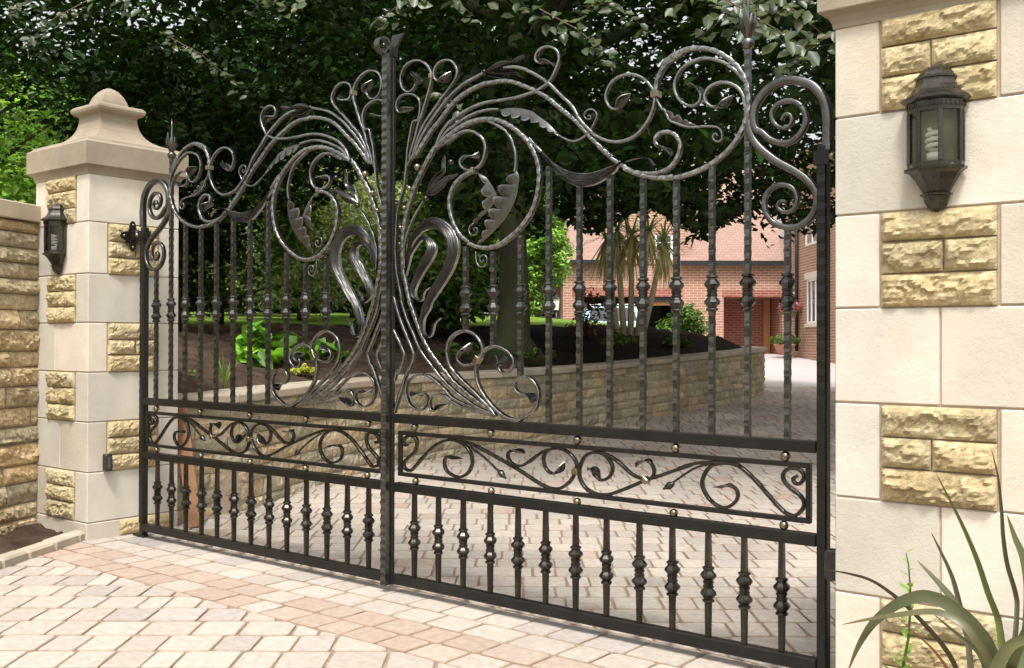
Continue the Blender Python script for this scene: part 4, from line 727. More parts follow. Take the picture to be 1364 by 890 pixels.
# ------------------------------------------------------------------ lanterns
def half_oct(ap):
    s = ap*math.tan(R(22.5)); return [(-ap, 0), (-ap, -s), (-s, -ap), (s, -ap), (ap, -s), (ap, 0)]
def oloft(b, prof, y=-.004):
    vs = []; fs = []
    for ap, z in prof: vs += [(x, y+q, z) for x, q in half_oct(ap)]
    for i in range(len(prof)-1):
        for k in range(6): fs.append((i*6+k, i*6+(k+1) % 6, (i+1)*6+(k+1) % 6, (i+1)*6+k))
    fs.append(tuple(range(6))[::-1]); fs.append(tuple((len(prof)-1)*6+k for k in range(6))); b.add(vs, fs)
def make_lantern(loc):
    t = empty('wall_lantern', loc)
    b = MB(); b.box(-.072, .072, -.0035, .0, .128, .34, .001); b.build('back_plate', M['lantern'], t)
    b = MB(); oloft(b, [(.004, 0), (.007, .003), (.022, .010), (.032, .026), (.035, .042), (.036, .045), (.043, .047), (.044, .052), (.037, .055)]); b.build('bottom_finial', M['lantern'], t)
    b = MB(); oloft(b, [(.036, .0555), (.043, .068), (.056, .092), (.068, .109), (.078, .117), (.084, .118), (.085, .126), (.079, .129)]); b.build('base_skirt', M['lantern'], t)
    b = MB(); H = half_oct(.0765)
    def rail(z0, z1, th=.007):
        o = half_oct(.0765); i = half_oct(.0765-th)
        for k in range(5):
            vs = [(o[k][0], o[k][1]-.004, z0), (o[k+1][0], o[k+1][1]-.004, z0), (i[k+1][0], i[k+1][1]-.004, z0), (i[k][0], i[k][1]-.004, z0)]
            vs += [(x, y, z1) for x, y, _ in vs]; b.add(vs, [(0, 1, 2, 3), (7, 6, 5, 4), (0, 4, 5, 1), (1, 5, 6, 2), (2, 6, 7, 3), (3, 7, 4, 0)])
    rail(.129, .141); rail(.288, .300)
    for k, (x, y) in enumerate(H):
        a = math.atan2(y-.0001, x); X = Matrix.Translation((x*.965, y*.965-.004 if k not in (0, 5) else -.008, 0)) @ Matrix.Rotation(a, 4, 'Z'); b.box(-.0045, .0045, -.0065, .0065, .1405, .2885, .001, X)
    b.build('glazing_frame', M['lantern'], t)
    o = half_oct(.0715); b = MB()
    for k in range(5):
        (x0, y0), (x1, y1) = o[k], o[k+1]; b.add([(x0, y0-.004, .139), (x1, y1-.004, .139), (x1, y1-.004, .290), (x0, y0-.004, .290)], [(0, 1, 2, 3)])
    b.build('pane', M['pane'], t, fix=False)
    b = MB(); b.box(-.069, .069, -.0075, -.0045, .130, .299); b.box(-.060, .060, -.058, -.008, .1295, .1325); b.build('reflector', M['lantern_back'], t)
    b = MB(); oloft(b, [(.070, .2995), (.079, .300), (.079, .316), (.086, .319), (.093, .323), (.093, .331), (.086, .335)])
    for k in range(5):
        (x0, y0), (x1, y1) = half_oct(.0795)[k:k+2]
        for q in np.linspace(.08, .92, 5 if k not in (0, 4) else 3):
            x = x0+(x1-x0)*q; y = y0+(y1-y0)*q-.004; X = Matrix.Translation((x, y, .308)) @ Matrix.Rotation(math.atan2(y1-y0, x1-x0), 4, 'Z'); b.box(-.003, .003, -.0015, .0015, -.006, .006, 0, X)
    b.build('cornice', M['lantern'], t)
    b = MB(); oloft(b, [(.086, .3355), (.078, .341), (.067, .352), (.058, .367), (.053, .382), (.053, .386), (.057, .388), (.057, .393), (.051, .396), (.047, .406), (.036, .419), (.020, .428), (.006, .431)]); b.build('roof', M['lantern'], t)
    b = MB(); b.lathe([(.013, .133), (.013, .146), (.020, .148), (.0205, .166), (.015, .170)], (0, -.038, 0), 16); c = b.build('lamp_holder', M['bulb'], t)
    b = MB(); pts = []
    for i in range(76):
        a = i/75*2*math.pi*3.6; r_ = .0185*(1-.4*max(0, (i/75-.75)/.25)); pts.append((r_*math.cos(a), -.038+r_*math.sin(a), .176+.062*i/75))
    b.tube(pts, .0064, 7); b.build('spiral_bulb', M['bulb'], t)
    return t
lr = make_lantern((2.552, -.2595, 1.553))
def copy_tree(o, parent=None):
    c = o.copy(); COLL.objects.link(c)
    if parent is not None: c.parent = parent
    for ch in list(o.children): copy_tree(ch, c)
    return c
ll = copy_tree(lr); ll.location = (-2.560, -.2595, 1.567)
tag(lr, 'bronze half lantern with a spiral bulb on the right gate pillar above the spiky plant', 'wall lantern', 'bronze wall lanterns')
tag(ll, 'bronze half lantern on the left gate pillar next to the rough stone wall', 'wall lantern', 'bronze wall lanterns')
for sx, lab in ((-1, 'small black gate safety sensor low on the left pillar reveal'), (1, 'small black gate safety sensor showing between the right pillar and gate stile')):
    t = empty('safety_sensor', (sx*2.2355, -.140, .45)); pr = .045 if sx < 0 else .066
    b = MB(); b.box(0, -sx*pr, -.022, .022, -.05, .05, .006); b.build('housing', M['black'], t)
    b = MB(); b.box(-sx*(pr+.0002), -sx*(pr+.003), -.014, .014, -.038, .038, .001); b.build('lens', M['window_glass'], t); tag(t, lab, 'sensor')
# ------------------------------------------------------------------ wing wall at the far left
WDIR = Vector((.41, -.912, 0)).normalized(); WN = Vector((.912, .41, 0)).normalized(); WP = Vector((-2.872, -.19, 0))
w_ = empty('boundary_wall', WP)
def coursed(b, path_pt, total, z0f, z1f, hmin, hmax, wmin, wmax, relief, res):
    """stone courses along a path; path_pt(s)->(point, along, normal)"""
    q = 0.0
    while q < 1-1e-3:
        dq = random.uniform(hmin, hmax); 
        if q+dq > 1-hmin*.6: dq = 1-q
        s = -random.uniform(0, wmin)
        while s < total:
            w = random.uniform(wmin, wmax); s0 = max(0, s); s1 = min(total, s+w)
            if s1-s0 > .05:
                P0, a, n = path_pt(s0); P1, _, _ = path_pt(s1); mid, a, n = path_pt((s0+s1)/2); al = (P1-P0); ww = al.length; al.normalize(); nn = Vector((al.y, -al.x, 0)); 
                if nn.dot(n) < 0: nn = -nn
                m = (s0+s1)/2; za, zb = z0f(m), z1f(m); b.cur = tint(.72, 1.18, .09) if random.random() > .07 else (.80, .86, .95)
                rockblock(b, (P0.x, P0.y, za+(zb-za)*q), al, nn, ww, (zb-za)*dq, relief*random.uniform(.6, 1.3), res, .05, .004)
            s += w
        q += dq
b = MB(); coursed(b, lambda s: (WDIR*s, WDIR, WN), 3.6, lambda s: -.03, lambda s: 1.90, .045, .075, .28, .62, .032, .015)
o = b.build('walling_stones', M['rubble'], w_)
def obox(b, O, a, n, l0, l1, d0, d1, z0, z1, bev=0):
    X = Matrix(((a.x, n.x, 0, O.x), (a.y, n.y, 0, O.y), (0, 0, 1, O.z), (0, 0, 0, 1))); b.box(l0, l1, d0, d1, z0, z1, bev, X)
b = MB(); obox(b, Vector((0, 0, 0)), WDIR, WN, 0, 3.6, -.42, -.012, -.1, 1.898); b.build('mortar_core', M['mortar'], w_)
b = MB(); s = -.02
while s < 3.6: b.cur = tint(.9, 1.1); obox(b, Vector((0, 0, 0)), WDIR, WN, s, min(3.62, s+.60), -.45, .035, 1.901, 2.005, .006); s += .606
b.build('coping', M['coping'], w_)
tag(w_, 'rough coursed sandstone boundary wall at the left edge of the photo, outside the gate', 'stone wall')
# ------------------------------------------------------------------ ground
b = MB(); n1 = 60
E1 = Vector((math.cos(YAW), math.sin(YAW), 0)); E2 = Vector((-math.sin(YAW), math.cos(YAW), 0)); C0 = Vector((CL.x, CL.y, 0))
def field(b, a0, a1, b0, b1, na, nb, zf):
    vs = []; fs = []
    for i in range(na+1):
        for j in range(nb+1):
            P = C0+E1*(a0+(a1-a0)*i/na)+E2*(b0+(b1-b0)*(j/nb)**2); vs.append((P.x, P.y, zf(P.x, P.y)))
    for i in range(na):
        for j in range(nb): fs.append((i*(nb+1)+j, (i+1)*(nb+1)+j, (i+1)*(nb+1)+j+1, i*(nb+1)+j+1))
    b.add(vs, fs, True)
field(b, -260, 260, -60, 420, 26, 60, lambda x, y: min(gz(x, y), 1.3)-.05)
o = b.build('ground', M['lawn']); o['kind'] = 'structure'
b = MB(); field(b, -16, 26, -6, 46, 60, 80, lambda x, y: gz(x, y)-.0065)
o = b.build('driveway_bedding', M['joint']); o['kind'] = 'structure'
b = MB(); vs = []; fs = []
for i in range(31):
    for j in range(31):
        P = C0+E1*(-2+i*.6)+E2*(19.2+j*.9); vs.append((P.x, P.y, gz(P.x, P.y)-.004))
for i in range(30):
    for j in range(30): fs.append((i*31+j, (i+1)*31+j, (i+1)*31+j+1, i*31+j+1))
b.add(vs, fs, True); o = b.build('driveway', M['tar']); o['kind'] = 'structure'
# paving stones laid one by one
def clip(poly, nx, ny, d):             # keep nx*x+ny*y <= d
    out = []
    for i in range(len(poly)):
        A, B = poly[i], poly[(i+1) % len(poly)]; da = nx*A[0]+ny*A[1]-d; db = nx*B[0]+ny*B[1]-d
        if da <= 0: out.append(A)
        if (da < 0 < db) or (db < 0 < da):
            t = da/(da-db); out.append((A[0]+(B[0]-A[0])*t, A[1]+(B[1]-A[1])*t))
    return out
def area(p): return .5*sum(p[i][0]*p[(i+1) % len(p)][1]-p[(i+1) % len(p)][0]*p[i][1] for i in range(len(p)))
PAL = [(1.06, 1.03, .98), (1.04, 1.01, .96), (1.0, .95, .92), (.97, .95, .96), (1.05, 1.03, .99), (1.0, .94, .90), (.93, .91, .91), (1.07, 1.05, 1.01), (1.0, .97, .93)]
PINK = [(.97, .82, .73), (.98, .85, .77), (1.0, .88, .80), (.93, .79, .71)]
def paver(b, poly, col, hi=0):
    if len(poly) < 3 or abs(area(poly)) < .0022: return
    if area(poly) < 0: poly = poly[::-1]
    cx = sum(p[0] for p in poly)/len(poly); cy = sum(p[1] for p in poly)/len(poly)
    def ins(k):
        out = []
        for x, y in poly:
            L = math.hypot(x-cx, y-cy)+1e-6; out.append((x+(cx-x)*k/L, y+(cy-y)*k/L))
        return out
    g = .0042; z = gz(cx, cy)+random.uniform(-.0012, .0012); tx, ty = random.uniform(-.004, .004), random.uniform(-.004, .004)
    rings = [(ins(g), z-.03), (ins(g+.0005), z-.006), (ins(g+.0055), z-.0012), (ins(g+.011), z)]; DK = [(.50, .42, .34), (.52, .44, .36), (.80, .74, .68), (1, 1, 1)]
    vs = []; n = len(poly); fs = []; kq = random.uniform(.92, 1.04); top = tuple(c*kq for c in col); cs_ = []
    for ri, (r_, zz) in enumerate(rings):
        for k, (x, y) in enumerate(r_):
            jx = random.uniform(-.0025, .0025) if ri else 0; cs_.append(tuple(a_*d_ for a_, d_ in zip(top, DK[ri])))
            vs.append((x+jx, y+jx*.7, zz+(x-cx)*tx+(y-cy)*ty+(gz(x, y)-gz(cx, cy) if ri else 0)))
    for j in range(3):
        for k in range(n): fs.append((j*n+k, j*n+(k+1) % n, (j+1)*n+(k+1) % n, (j+1)*n+k))
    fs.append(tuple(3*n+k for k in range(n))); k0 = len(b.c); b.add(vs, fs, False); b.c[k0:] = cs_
def roundoff(poly, r_=.012):
    out = []; n = len(poly)
    for i in range(n):
        P = poly[i]; A = poly[i-1]; B = poly[(i+1) % n]
        for Q in (A, B):
            L = math.hypot(Q[0]-P[0], Q[1]-P[1]); k = min(.3, r_*random.uniform(.6, 1.5)/max(L, 1e-5)); out.append((P[0]+(Q[0]-P[0])*k, P[1]+(Q[1]-P[1])*k))
    return out
KA = Vector((-2.42, -.08, 0)); KB = Vector((-1.93, -.90, 0)); kd = (KB-KA).normalized(); kn = Vector((-kd.y, kd.x, 0))   # kerb line
b = MB(); BAND = (-.62, .10)
bb = 1.2
while bb < 19.5:
    rh = .208; aa = -7.5-random.random()*.2
    amax = 5.5 if bb < 8 else 4.2
    amin = -3.2 if bb < 6 else -6.5
    if bb > 12: amin = -1.0; amax = 8
    aa = amin-random.random()*.2
    while aa < amax:
        w = random.choice([.11, .15, .15, .185, .215])
        c = C0+E1*(aa+w/2)+E2*(bb+rh/2)
        sh = .0
        P = [C0+E1*(aa+x)+E2*(bb+y) for x, y in ((0, 0), (w, 0), (w, rh), (0, rh))]
        poly = [(q.x, q.y) for q in P]
        if BAND[0]-.25 < c.y < BAND[1]+.25:
            if c.y < (BAND[0]+BAND[1])/2: poly = clip(poly, 0, 1, BAND[0])
            else: poly = clip(poly, 0, -1, -BAND[1])
        if c.y < .3 and c.x < -1.0:      # stop at the kerb
            n_ = (kn.x, kn.y); 
            if (C0.x-KA.x)*n_[0]+(C0.y-KA.y)*n_[1] > 0: n_ = (-n_[0], -n_[1])
            poly = clip(poly, n_[0], n_[1], KA.x*n_[0]+KA.y*n_[1]-.012)
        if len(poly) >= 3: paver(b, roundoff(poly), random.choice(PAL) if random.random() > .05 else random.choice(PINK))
        aa += w
    bb += rh
y = BAND[0]; row = 0
rows = [(.165, 1), (.165, 1), (.17, 0), (.22, 0)]
for rh, pk in rows:
    x = -3.0
    while x < 3.6:
        w = random.choice([.15, .17, .20, .24]); poly = [(x, y), (x+w, y), (x+w, y+rh), (x, y+rh)]
        n_ = (-abs(kn.x), -abs(kn.y))
        poly2 = poly
        if x < -1.0:
            n_ = (kn.x, kn.y)
            if (C0.x-KA.x)*n_[0]+(C0.y-KA.y)*n_[1] > 0: n_ = (-n_[0], -n_[1])
            poly2 = clip(poly, n_[0], n_[1], KA.x*n_[0]+KA.y*n_[1]-.012)
        if len(poly2) >= 3:
            pink = pk and random.random() < .85 and x < 1.5
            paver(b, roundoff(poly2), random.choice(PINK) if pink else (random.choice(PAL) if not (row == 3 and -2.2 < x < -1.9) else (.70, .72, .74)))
        x += w
    y += rh; row += 1
o = b.build('paving', M['paver'], fix=False); o['kind'] = 'structure'
b = MB(); b.box(-2.12, 2.12, .0, .03, -.01, .006, .002)
# kerb stones and the little bed under the wing wall
b = MB(); s = 0
while s < 2.6:
    L = random.uniform(.22, .30); b.cur = tint(.9, 1.1, .03); obox(b, KA, kd, kn, s+.004, s+L-.004, -.048, .048, -.05, .052+random.uniform(-.004, .004), .012); s += L
o = b.build('kerb', M['coping']); o['kind'] = 'structure'
b = MB(); vs = []; fs = []
for i in range(31):
    for j in range(13):
        s = i*.1-.1; A = KA+kd*s; B = WP+WDIR*(s+.0)-WN*.02; P = A.lerp(B, j/12); vs.append((P.x, P.y, .02+.045*fbm(P.x*4, P.y*4, 3)+.02*nz(P.x*15, P.y*15, 1)))
for i in range(30):
    for j in range(12): fs.append((i*13+j, (i+1)*13+j, (i+1)*13+j+1, i*13+j+1))
b.add(vs, fs, True); o = b.build('soil_bed', M['soil']); o['kind'] = 'structure'
# bed under the spiky plant at the right pillar
b = MB(); vs = []; fs = []
for i in range(21):
    for j in range(13):
        x = 2.45+i*.09; y = -1.5+j*.102; e = min(i, 20-i, j, 12-j)/3; vs.append((x, y, .01+.10*min(1, e)+.02*nz(x*9, y*9, 1)))
for i in range(20):
    for j in range(12): fs.append((i*13+j, (i+1)*13+j, (i+1)*13+j+1, i*13+j+1))
b.add(vs, fs, True); o = b.build('planting_bed', M['soil']); o['kind'] = 'structure'
# ------------------------------------------------------------------ curved retaining wall behind the gates
WPT = [(205, 6.62, .81), (311, 7.0, .81), (362, 7.5, .82), (436, 8.4, .827), (523, 9.3, .84), (611, 10.1, .855), (700, 10.8, .87), (811, 12.7, .89), (855, 13.4, .92), (901, 14.3, .95), (960, 15.7, 1.0), (1000, 16.8, 1.04), (1017, 17.8, 1.066), (1014, 18.7, 1.08), (990, 19.5, 1.09), (950, 19.9, 1.09), (905, 20.1, 1.09)]
pp = []
for u, D, zt in WPT:
    P = C0+E2*D+E1*(D*(u-682)/CF); pp.append((P.x, P.y, zt))
WC, WL = cr(pp, .05)
ws = np.linspace(0, WL, len(WC))
def wpt(s):
    x, y, z = [float(np.interp(s, ws, WC[:, k])) for k in range(3)]; i = min(len(WC)-2, max(0, int(s/WL*(len(WC)-1))))
    a = Vector((WC[i+1, 0]-WC[i, 0], WC[i+1, 1]-WC[i, 1], 0)).normalized(); return Vector((x, y, 0)), a, Vector((a.y, -a.x, 0)), z
O_ = Vector((pp[0][0], pp[0][1], 0))
rw = empty('retaining_wall', O_)
b = MB(); coursed(b, lambda s: ((wpt(s)[0]-O_), wpt(s)[1], wpt(s)[2]), WL, lambda s: gz(wpt(s)[0].x, wpt(s)[0].y)-.03, lambda s: wpt(s)[3]-.065, .12, .18, .18, .44, .020, .032)
b.build('walling_stones', M['retain'], rw)
b = MB(); n = 160; vs = []; fs = []
for i in range(n+1):
    P, a, nn, z = wpt(WL*i/n); g0 = gz(P.x, P.y)-.1; P = P-O_
    for d_, zz in ((-.010, g0), (-.010, z-.068), (-.35, z-.068), (-.35, g0)): vs.append((P.x+nn.x*d_, P.y+nn.y*d_, zz))
for i in range(n):
    for q in range(4): fs.append((i*4+q, i*4+(q+1) % 4, (i+1)*4+(q+1) % 4, (i+1)*4+q))
b.add(vs, fs); b.build('mortar_core', M['mortar'], rw)
b = MB(); s = 0
while s < WL:
    L = random.uniform(.5, .8); e = min(WL, s+L-.008); b.cur = tint(.88, 1.1); k = 5; vs = []; fs = []
    for i in range(k+1):
        P, a, nn, z = wpt(s+(e-s)*i/k); P = P-O_
        for d_, zz in ((.035, z-.062), (.045, z-.052), (.045, z-.010), (.036, z), (-.36, z), (-.36, z-.062)): vs.append((P.x+nn.x*d_, P.y+nn.y*d_, zz))
    for i in range(k):
        for q in range(6): fs.append((i*6+q, i*6+(q+1) % 6, (i+1)*6+(q+1) % 6, (i+1)*6+q))
    fs.append(tuple(range(6))); fs.append(tuple(k*6+q for q in range(5, -1, -1))); b.add(vs, fs); s += L
b.build('coping', M['coping'], rw)
tag(rw, 'low curved retaining wall of walling stone with flat coping, sweeping away behind the gates', 'stone wall')
# raised garden behind the wall: mulch bed, then lawn
EXT = [((940, 20.3), 1.05), ((905, 22), 1.02), ((880, 25), 1.0), ((870, 29), 1.0)]
edge = []
for i in range(0, 141): P, a, nn, z = wpt(WL*i/140); edge.append((P.x-nn.x*.33, P.y-nn.y*.33, z-.045))
for (u, D), z in EXT: P = C0+E2*D+E1*(D*(u-682)/CF); edge.append((P.x, P.y, z))
far = []; ne = len(edge)
FARU = [(-420, 10), (-330, 16), (-250, 22), (-150, 27), (0, 30), (150, 31), (300, 32), (420, 32), (520, 32), (610, 32), (680, 32), (740, 32), (780, 32), (815, 32), (840, 32), (860, 32)]
def garden(i, t):
    q = i/(ne-1)*(len(FARU)-1); k = min(len(FARU)-2, int(q)); f = q-k
    u = FARU[k][0]*(1-f)+FARU[k+1][0]*f; D = FARU[k][1]*(1-f)+FARU[k+1][1]*f
    Q = C0+E2*D+E1*(D*(u-682)/CF); e = edge[i]; x = e[0]+(Q.x-e[0])*t; y = e[1]+(Q.y-e[1])*t
    zf = 2.05 if i < ne*.62 else 2.05-.60*(i-ne*.62)/(ne*.38)
    z = e[2]+(zf-e[2])*(t**.62) 
    return x, y, z
def gpatch(name, mat, t0, t1, rough, i0=0, i1=None, lift=0, nt=26):
    i1 = ne-1 if i1 is None else i1; vs = []; fs = []; k = nt+1
    for i in range(i0, i1+1):
        for j in range(k):
            t = t0+(t1-t0)*j/nt; x, y, z = garden(i, t); r_ = rough*(fbm(x*2, y*2, 3)+.5*nz(x*9, y*9, 3)+.45*abs(nz(x*22, y*22, 7)))*min(1, t*12); vs.append((x, y, z+r_+lift))
    for i in range(i1-i0):
        for j in range(nt): fs.append((i*k+j, (i+1)*k+j, (i+1)*k+j+1, i*k+j+1))
    b = MB(); b.add(vs, fs, True); o = b.build(name, M[mat] if isinstance(mat, str) else mat); o['kind'] = 'structure'; return o
gpatch('soil', 'soil', 0, .30, .08, 0, 50, nt=110)
gpatch('mulch', 'mulch', 0, .30, .07, 50, ne-1, nt=110)
gpatch('lawn', 'lawn', .30, 1.0, .01)
gpatch('path', 'tar', .80, .93, .0, 70, 118, .03)
# ================================================================== PLANTS
def leafcloud(name, cen, nrm, size, mat, parent=None, asp=.62, fold=.25, colvar=.35, tintc=None, loc=None):
    """cen (n,3) leaf centres, nrm (n,3) rough normals -> one mesh of folded pointed leaves"""
    n = len(cen)
    if np.isscalar(size): size = np.full(n, size)
    size = size*rng.uniform(.65, 1.25, n)
    nrm = nrm/(np.linalg.norm(nrm, axis=1)[:, None]+1e-9)
    d = rng.normal(size=(n, 3)); d[:, 2] -= .5; d -= nrm*(d*nrm).sum(1)[:, None]; d /= np.linalg.norm(d, axis=1)[:, None]+1e-9
    s = np.cross(nrm, d); L = size[:, None]; Wd = (size*asp*.5)[:, None]; up = nrm*Wd*fold*rng.uniform(.2, 1.6, (n, 1))
    base = cen-d*L*.5; tip = cen+d*L*.5-nrm*L*.10
    v = np.stack([base, base+d*L*.30+s*Wd*.9+up, base+d*L*.68+s*Wd*.72+up, tip, base+d*L*.68-s*Wd*.72+up, base+d*L*.30-s*Wd*.9+up], 1).reshape(-1, 3)
    me = bpy.data.meshes.new(name); me.vertices.add(6*n); me.vertices.foreach_set('co', v.astype('f').ravel())
    k = np.arange(n)[:, None]*6; f = np.concatenate([k+np.array([0, 1, 2, 3]), k+np.array([0, 3, 4, 5])], 1).reshape(-1, 4)
    me.loops.add(8*n); me.loops.foreach_set('vertex_index', f.astype('i').ravel()); me.polygons.add(2*n)
    me.polygons.foreach_set('loop_start', np.arange(2*n, dtype='i')*4); me.polygons.foreach_set('loop_total', np.full(2*n, 4, 'i')); me.update(calc_edges=True)
    c = np.ones((n, 4)); br = np.exp(rng.normal(0, colvar, n)); c[:, :3] = br[:, None]; hue = rng.normal(0, .12, n); c[:, 0] *= 1+hue; c[:, 2] *= 1-hue*.5
    if tintc is not None: c[:, :3] *= tintc
    ca = me.color_attributes.new('Col', 'FLOAT_COLOR', 'POINT'); ca.data.foreach_set('color', np.repeat(c, 6, 0).astype('f').ravel())
    o = link(name, me, M[mat] if isinstance(mat, str) else mat, parent)
    return o
def rnd_ball(n, p=.45):
    d = rng.normal(size=(n, 3)); d /= np.linalg.norm(d, axis=1)[:, None]; return d*(rng.random(n)**p)[:, None], d
def shrub(name, loc, rad, n, size, mat, label, cat, group=None, clumps=40, asp=.6, stems=5, colvar=.35, stemmat='twig', fill=.5, trunkh=None):
    """bush made of leafy clumps round a few stems; loc is the ground point"""
    t = empty(name, loc); rx, ry, rz = rad
    cc, dd = rnd_ball(clumps, .5); cc[:, 2] = np.abs(cc[:, 2])*.9+.08 if trunkh is None else cc[:, 2]
    base = rz*.5 if trunkh is None else trunkh+rz
    sc_ = np.array([rx, ry, rz*(1.9 if trunkh is None else 1)])
    cc = cc*sc_*.85
    if trunkh is not None: cc[:, 2] += base
    per = n//clumps; r_ = min(rx, ry, rz)*.42
    off, od = rnd_ball(per*clumps, .5); cen = np.repeat(cc, per, 0)+off*r_*np.array([1.2, 1.2, .8])
    cen[:, 2] = np.maximum(cen[:, 2], .03)
    nr = od*.5+np.array([0, 0, .8])+rng.normal(0, .35, od.shape)
    br = np.repeat(np.exp(rng.normal(0, .18, clumps)), per)[:, None]
    o = leafcloud('foliage', cen, nr, size, mat, t, asp, colvar=colvar, tintc=br)
    b = MB()
    for i in range(stems):
        k = cc[rng.integers(clumps)]; p0 = (rng.uniform(-.06, .06)*rx, rng.uniform(-.06, .06)*ry, -.05)
        b.tube([p0, (p0[0]+k[0]*.35, p0[1]+k[1]*.35, k[2]*.5), tuple(k)], lambda q: max(.004, .022*min(1, rz)*(1-.75*q)), 6)
    b.build('stems', M[stemmat], t); tag(t, label, cat, group)
    return t
def gnd(u, D, z=None):                # ground point under pixel column u at distance D in the garden
    P = C0+E2*D+E1*(D*(u-682)/CF); return (P.x, P.y, gz(P.x, P.y) if z is None else z)
def zat(v, D): return CL.z+(454.7-v)/CF*D
# --- the spreading beech over the drive
bt = empty('beech_tree', gnd(683, 12.4, 1.10))
def TR(P): return Vector(P)-bt.location
b = MB(); base = Vector((0, 0, -.25)); pts = [base, Vector((0, 0, .12)), Vector((.02, 0, .5)), Vector((-.02, .03, 1.2)), Vector((-.05, .05, 2.2)), Vector((.05, 0, 3.4)), Vector((0, .1, 5.5)), Vector((0, 0, 8))]
b.tube(pts, lambda q: .24*(1-.75*q)+.26*max(0, 1-q*9)**1.6, 20); b.build('trunk', M['bark'], bt)
b = MB(); E1n, E2n = E1, E2
limbs = []
for k in range(15):
    a = 2*math.pi*k/15+random.uniform(-.15, .15); h = random.uniform(1.7, 4.5); L = random.uniform(4.2, 6.0); pts = []
    if math.cos(a)*-E1.x+math.sin(a)*-E1.y > .2 and h < 4.4: h += 1.9
    for i in range(9):
        t = i/8; pts.append(Vector((math.cos(a+.2*math.sin(t*3+k))*L*t, math.sin(a+.2*math.sin(t*3+k))*L*t, h+1.6*math.sin(t*2.0)-(.9 if h < 3 else .2)*t*t)))
    b.tube(pts, lambda q: .095*(1-q)+.012, 8); limbs.append(pts)
    for j in range(5):
        i = random.randint(3, 7); p0 = pts[i]; a2 = a+random.choice([-1, 1])*random.uniform(.5, 1.1); L2 = random.uniform(1.2, 2.4)
        q = [p0+Vector((math.cos(a2)*L2*s_, math.sin(a2)*L2*s_, .25*math.sin(s_*2)-.35*s_*s_)) for s_ in (0, .3, .6, 1)]; b.tube(q, lambda z_: .03*(1-z_)+.006, 6); limbs.append(q)
b.build('limbs', M['bark'], bt)
# foliage sprays: flat drooping fans along a dome-shaped crown
def sprays(centres, per, spread, size, dirs=None):
    n = len(centres); a = rng.uniform(0, 2*np.pi, n) if dirs is None else dirs; ax = np.stack([np.cos(a), np.sin(a), rng.uniform(-.55, .05, n)], 1)
    sd = np.stack([-np.sin(a), np.cos(a), rng.normal(0, .25, n)], 1)
    t = rng.random((n, per)); w = rng.uniform(-1, 1, (n, per))*(.55*(1-.6*t))
    c = centres[:, None, :]+ax[:, None, :]*(t*spread)[..., None]+sd[:, None, :]*(w*spread)[..., None]; c[..., 2] -= .25*spread*t*t
    c += rng.normal(0, .035, c.shape)
    nrm = np.cross(ax, sd); nrm[nrm[:, 2] < 0] *= -1; nr = np.repeat(nrm[:, None, :], per, 1)+rng.normal(0, .45, (n, per, 3))
    return c.reshape(-1, 3), nr.reshape(-1, 3)
def crown_pts(n, rmin, rmax, zlo, zhi, keep=None):
    th = rng.uniform(0, 2*np.pi, n); r_ = np.sqrt(rng.uniform(rmin**2, rmax**2, n)); x = r_*np.cos(th); y = r_*np.sin(th)
    u = rng.random(n)**1.35
    low = zlo+.35*np.sin(th*3+1)+.3*np.sin(r_*1.7+th*2)-.35*np.maximum(0, r_-6.0)
    top = zhi*np.sqrt(np.maximum(.05, 1-(r_/(rmax+1.0))**2))
    return np.stack([x, y, low+u*(top-low)], 1)
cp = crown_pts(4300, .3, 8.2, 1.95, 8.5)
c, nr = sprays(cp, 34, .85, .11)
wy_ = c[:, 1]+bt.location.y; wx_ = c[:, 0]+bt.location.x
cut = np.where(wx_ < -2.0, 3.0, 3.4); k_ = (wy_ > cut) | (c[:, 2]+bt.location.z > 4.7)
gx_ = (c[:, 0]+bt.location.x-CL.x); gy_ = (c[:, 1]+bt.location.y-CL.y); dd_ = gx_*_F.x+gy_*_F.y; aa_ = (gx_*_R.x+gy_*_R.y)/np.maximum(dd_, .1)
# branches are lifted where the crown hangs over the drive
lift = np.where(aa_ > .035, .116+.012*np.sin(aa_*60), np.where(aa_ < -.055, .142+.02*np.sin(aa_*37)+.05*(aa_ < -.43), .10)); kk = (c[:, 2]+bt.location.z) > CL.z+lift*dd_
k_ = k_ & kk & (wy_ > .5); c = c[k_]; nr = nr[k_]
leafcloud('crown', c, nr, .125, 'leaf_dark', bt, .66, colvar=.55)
tag(bt, 'large spreading beech tree with a mossy trunk in the raised bed behind the gates', 'tree')
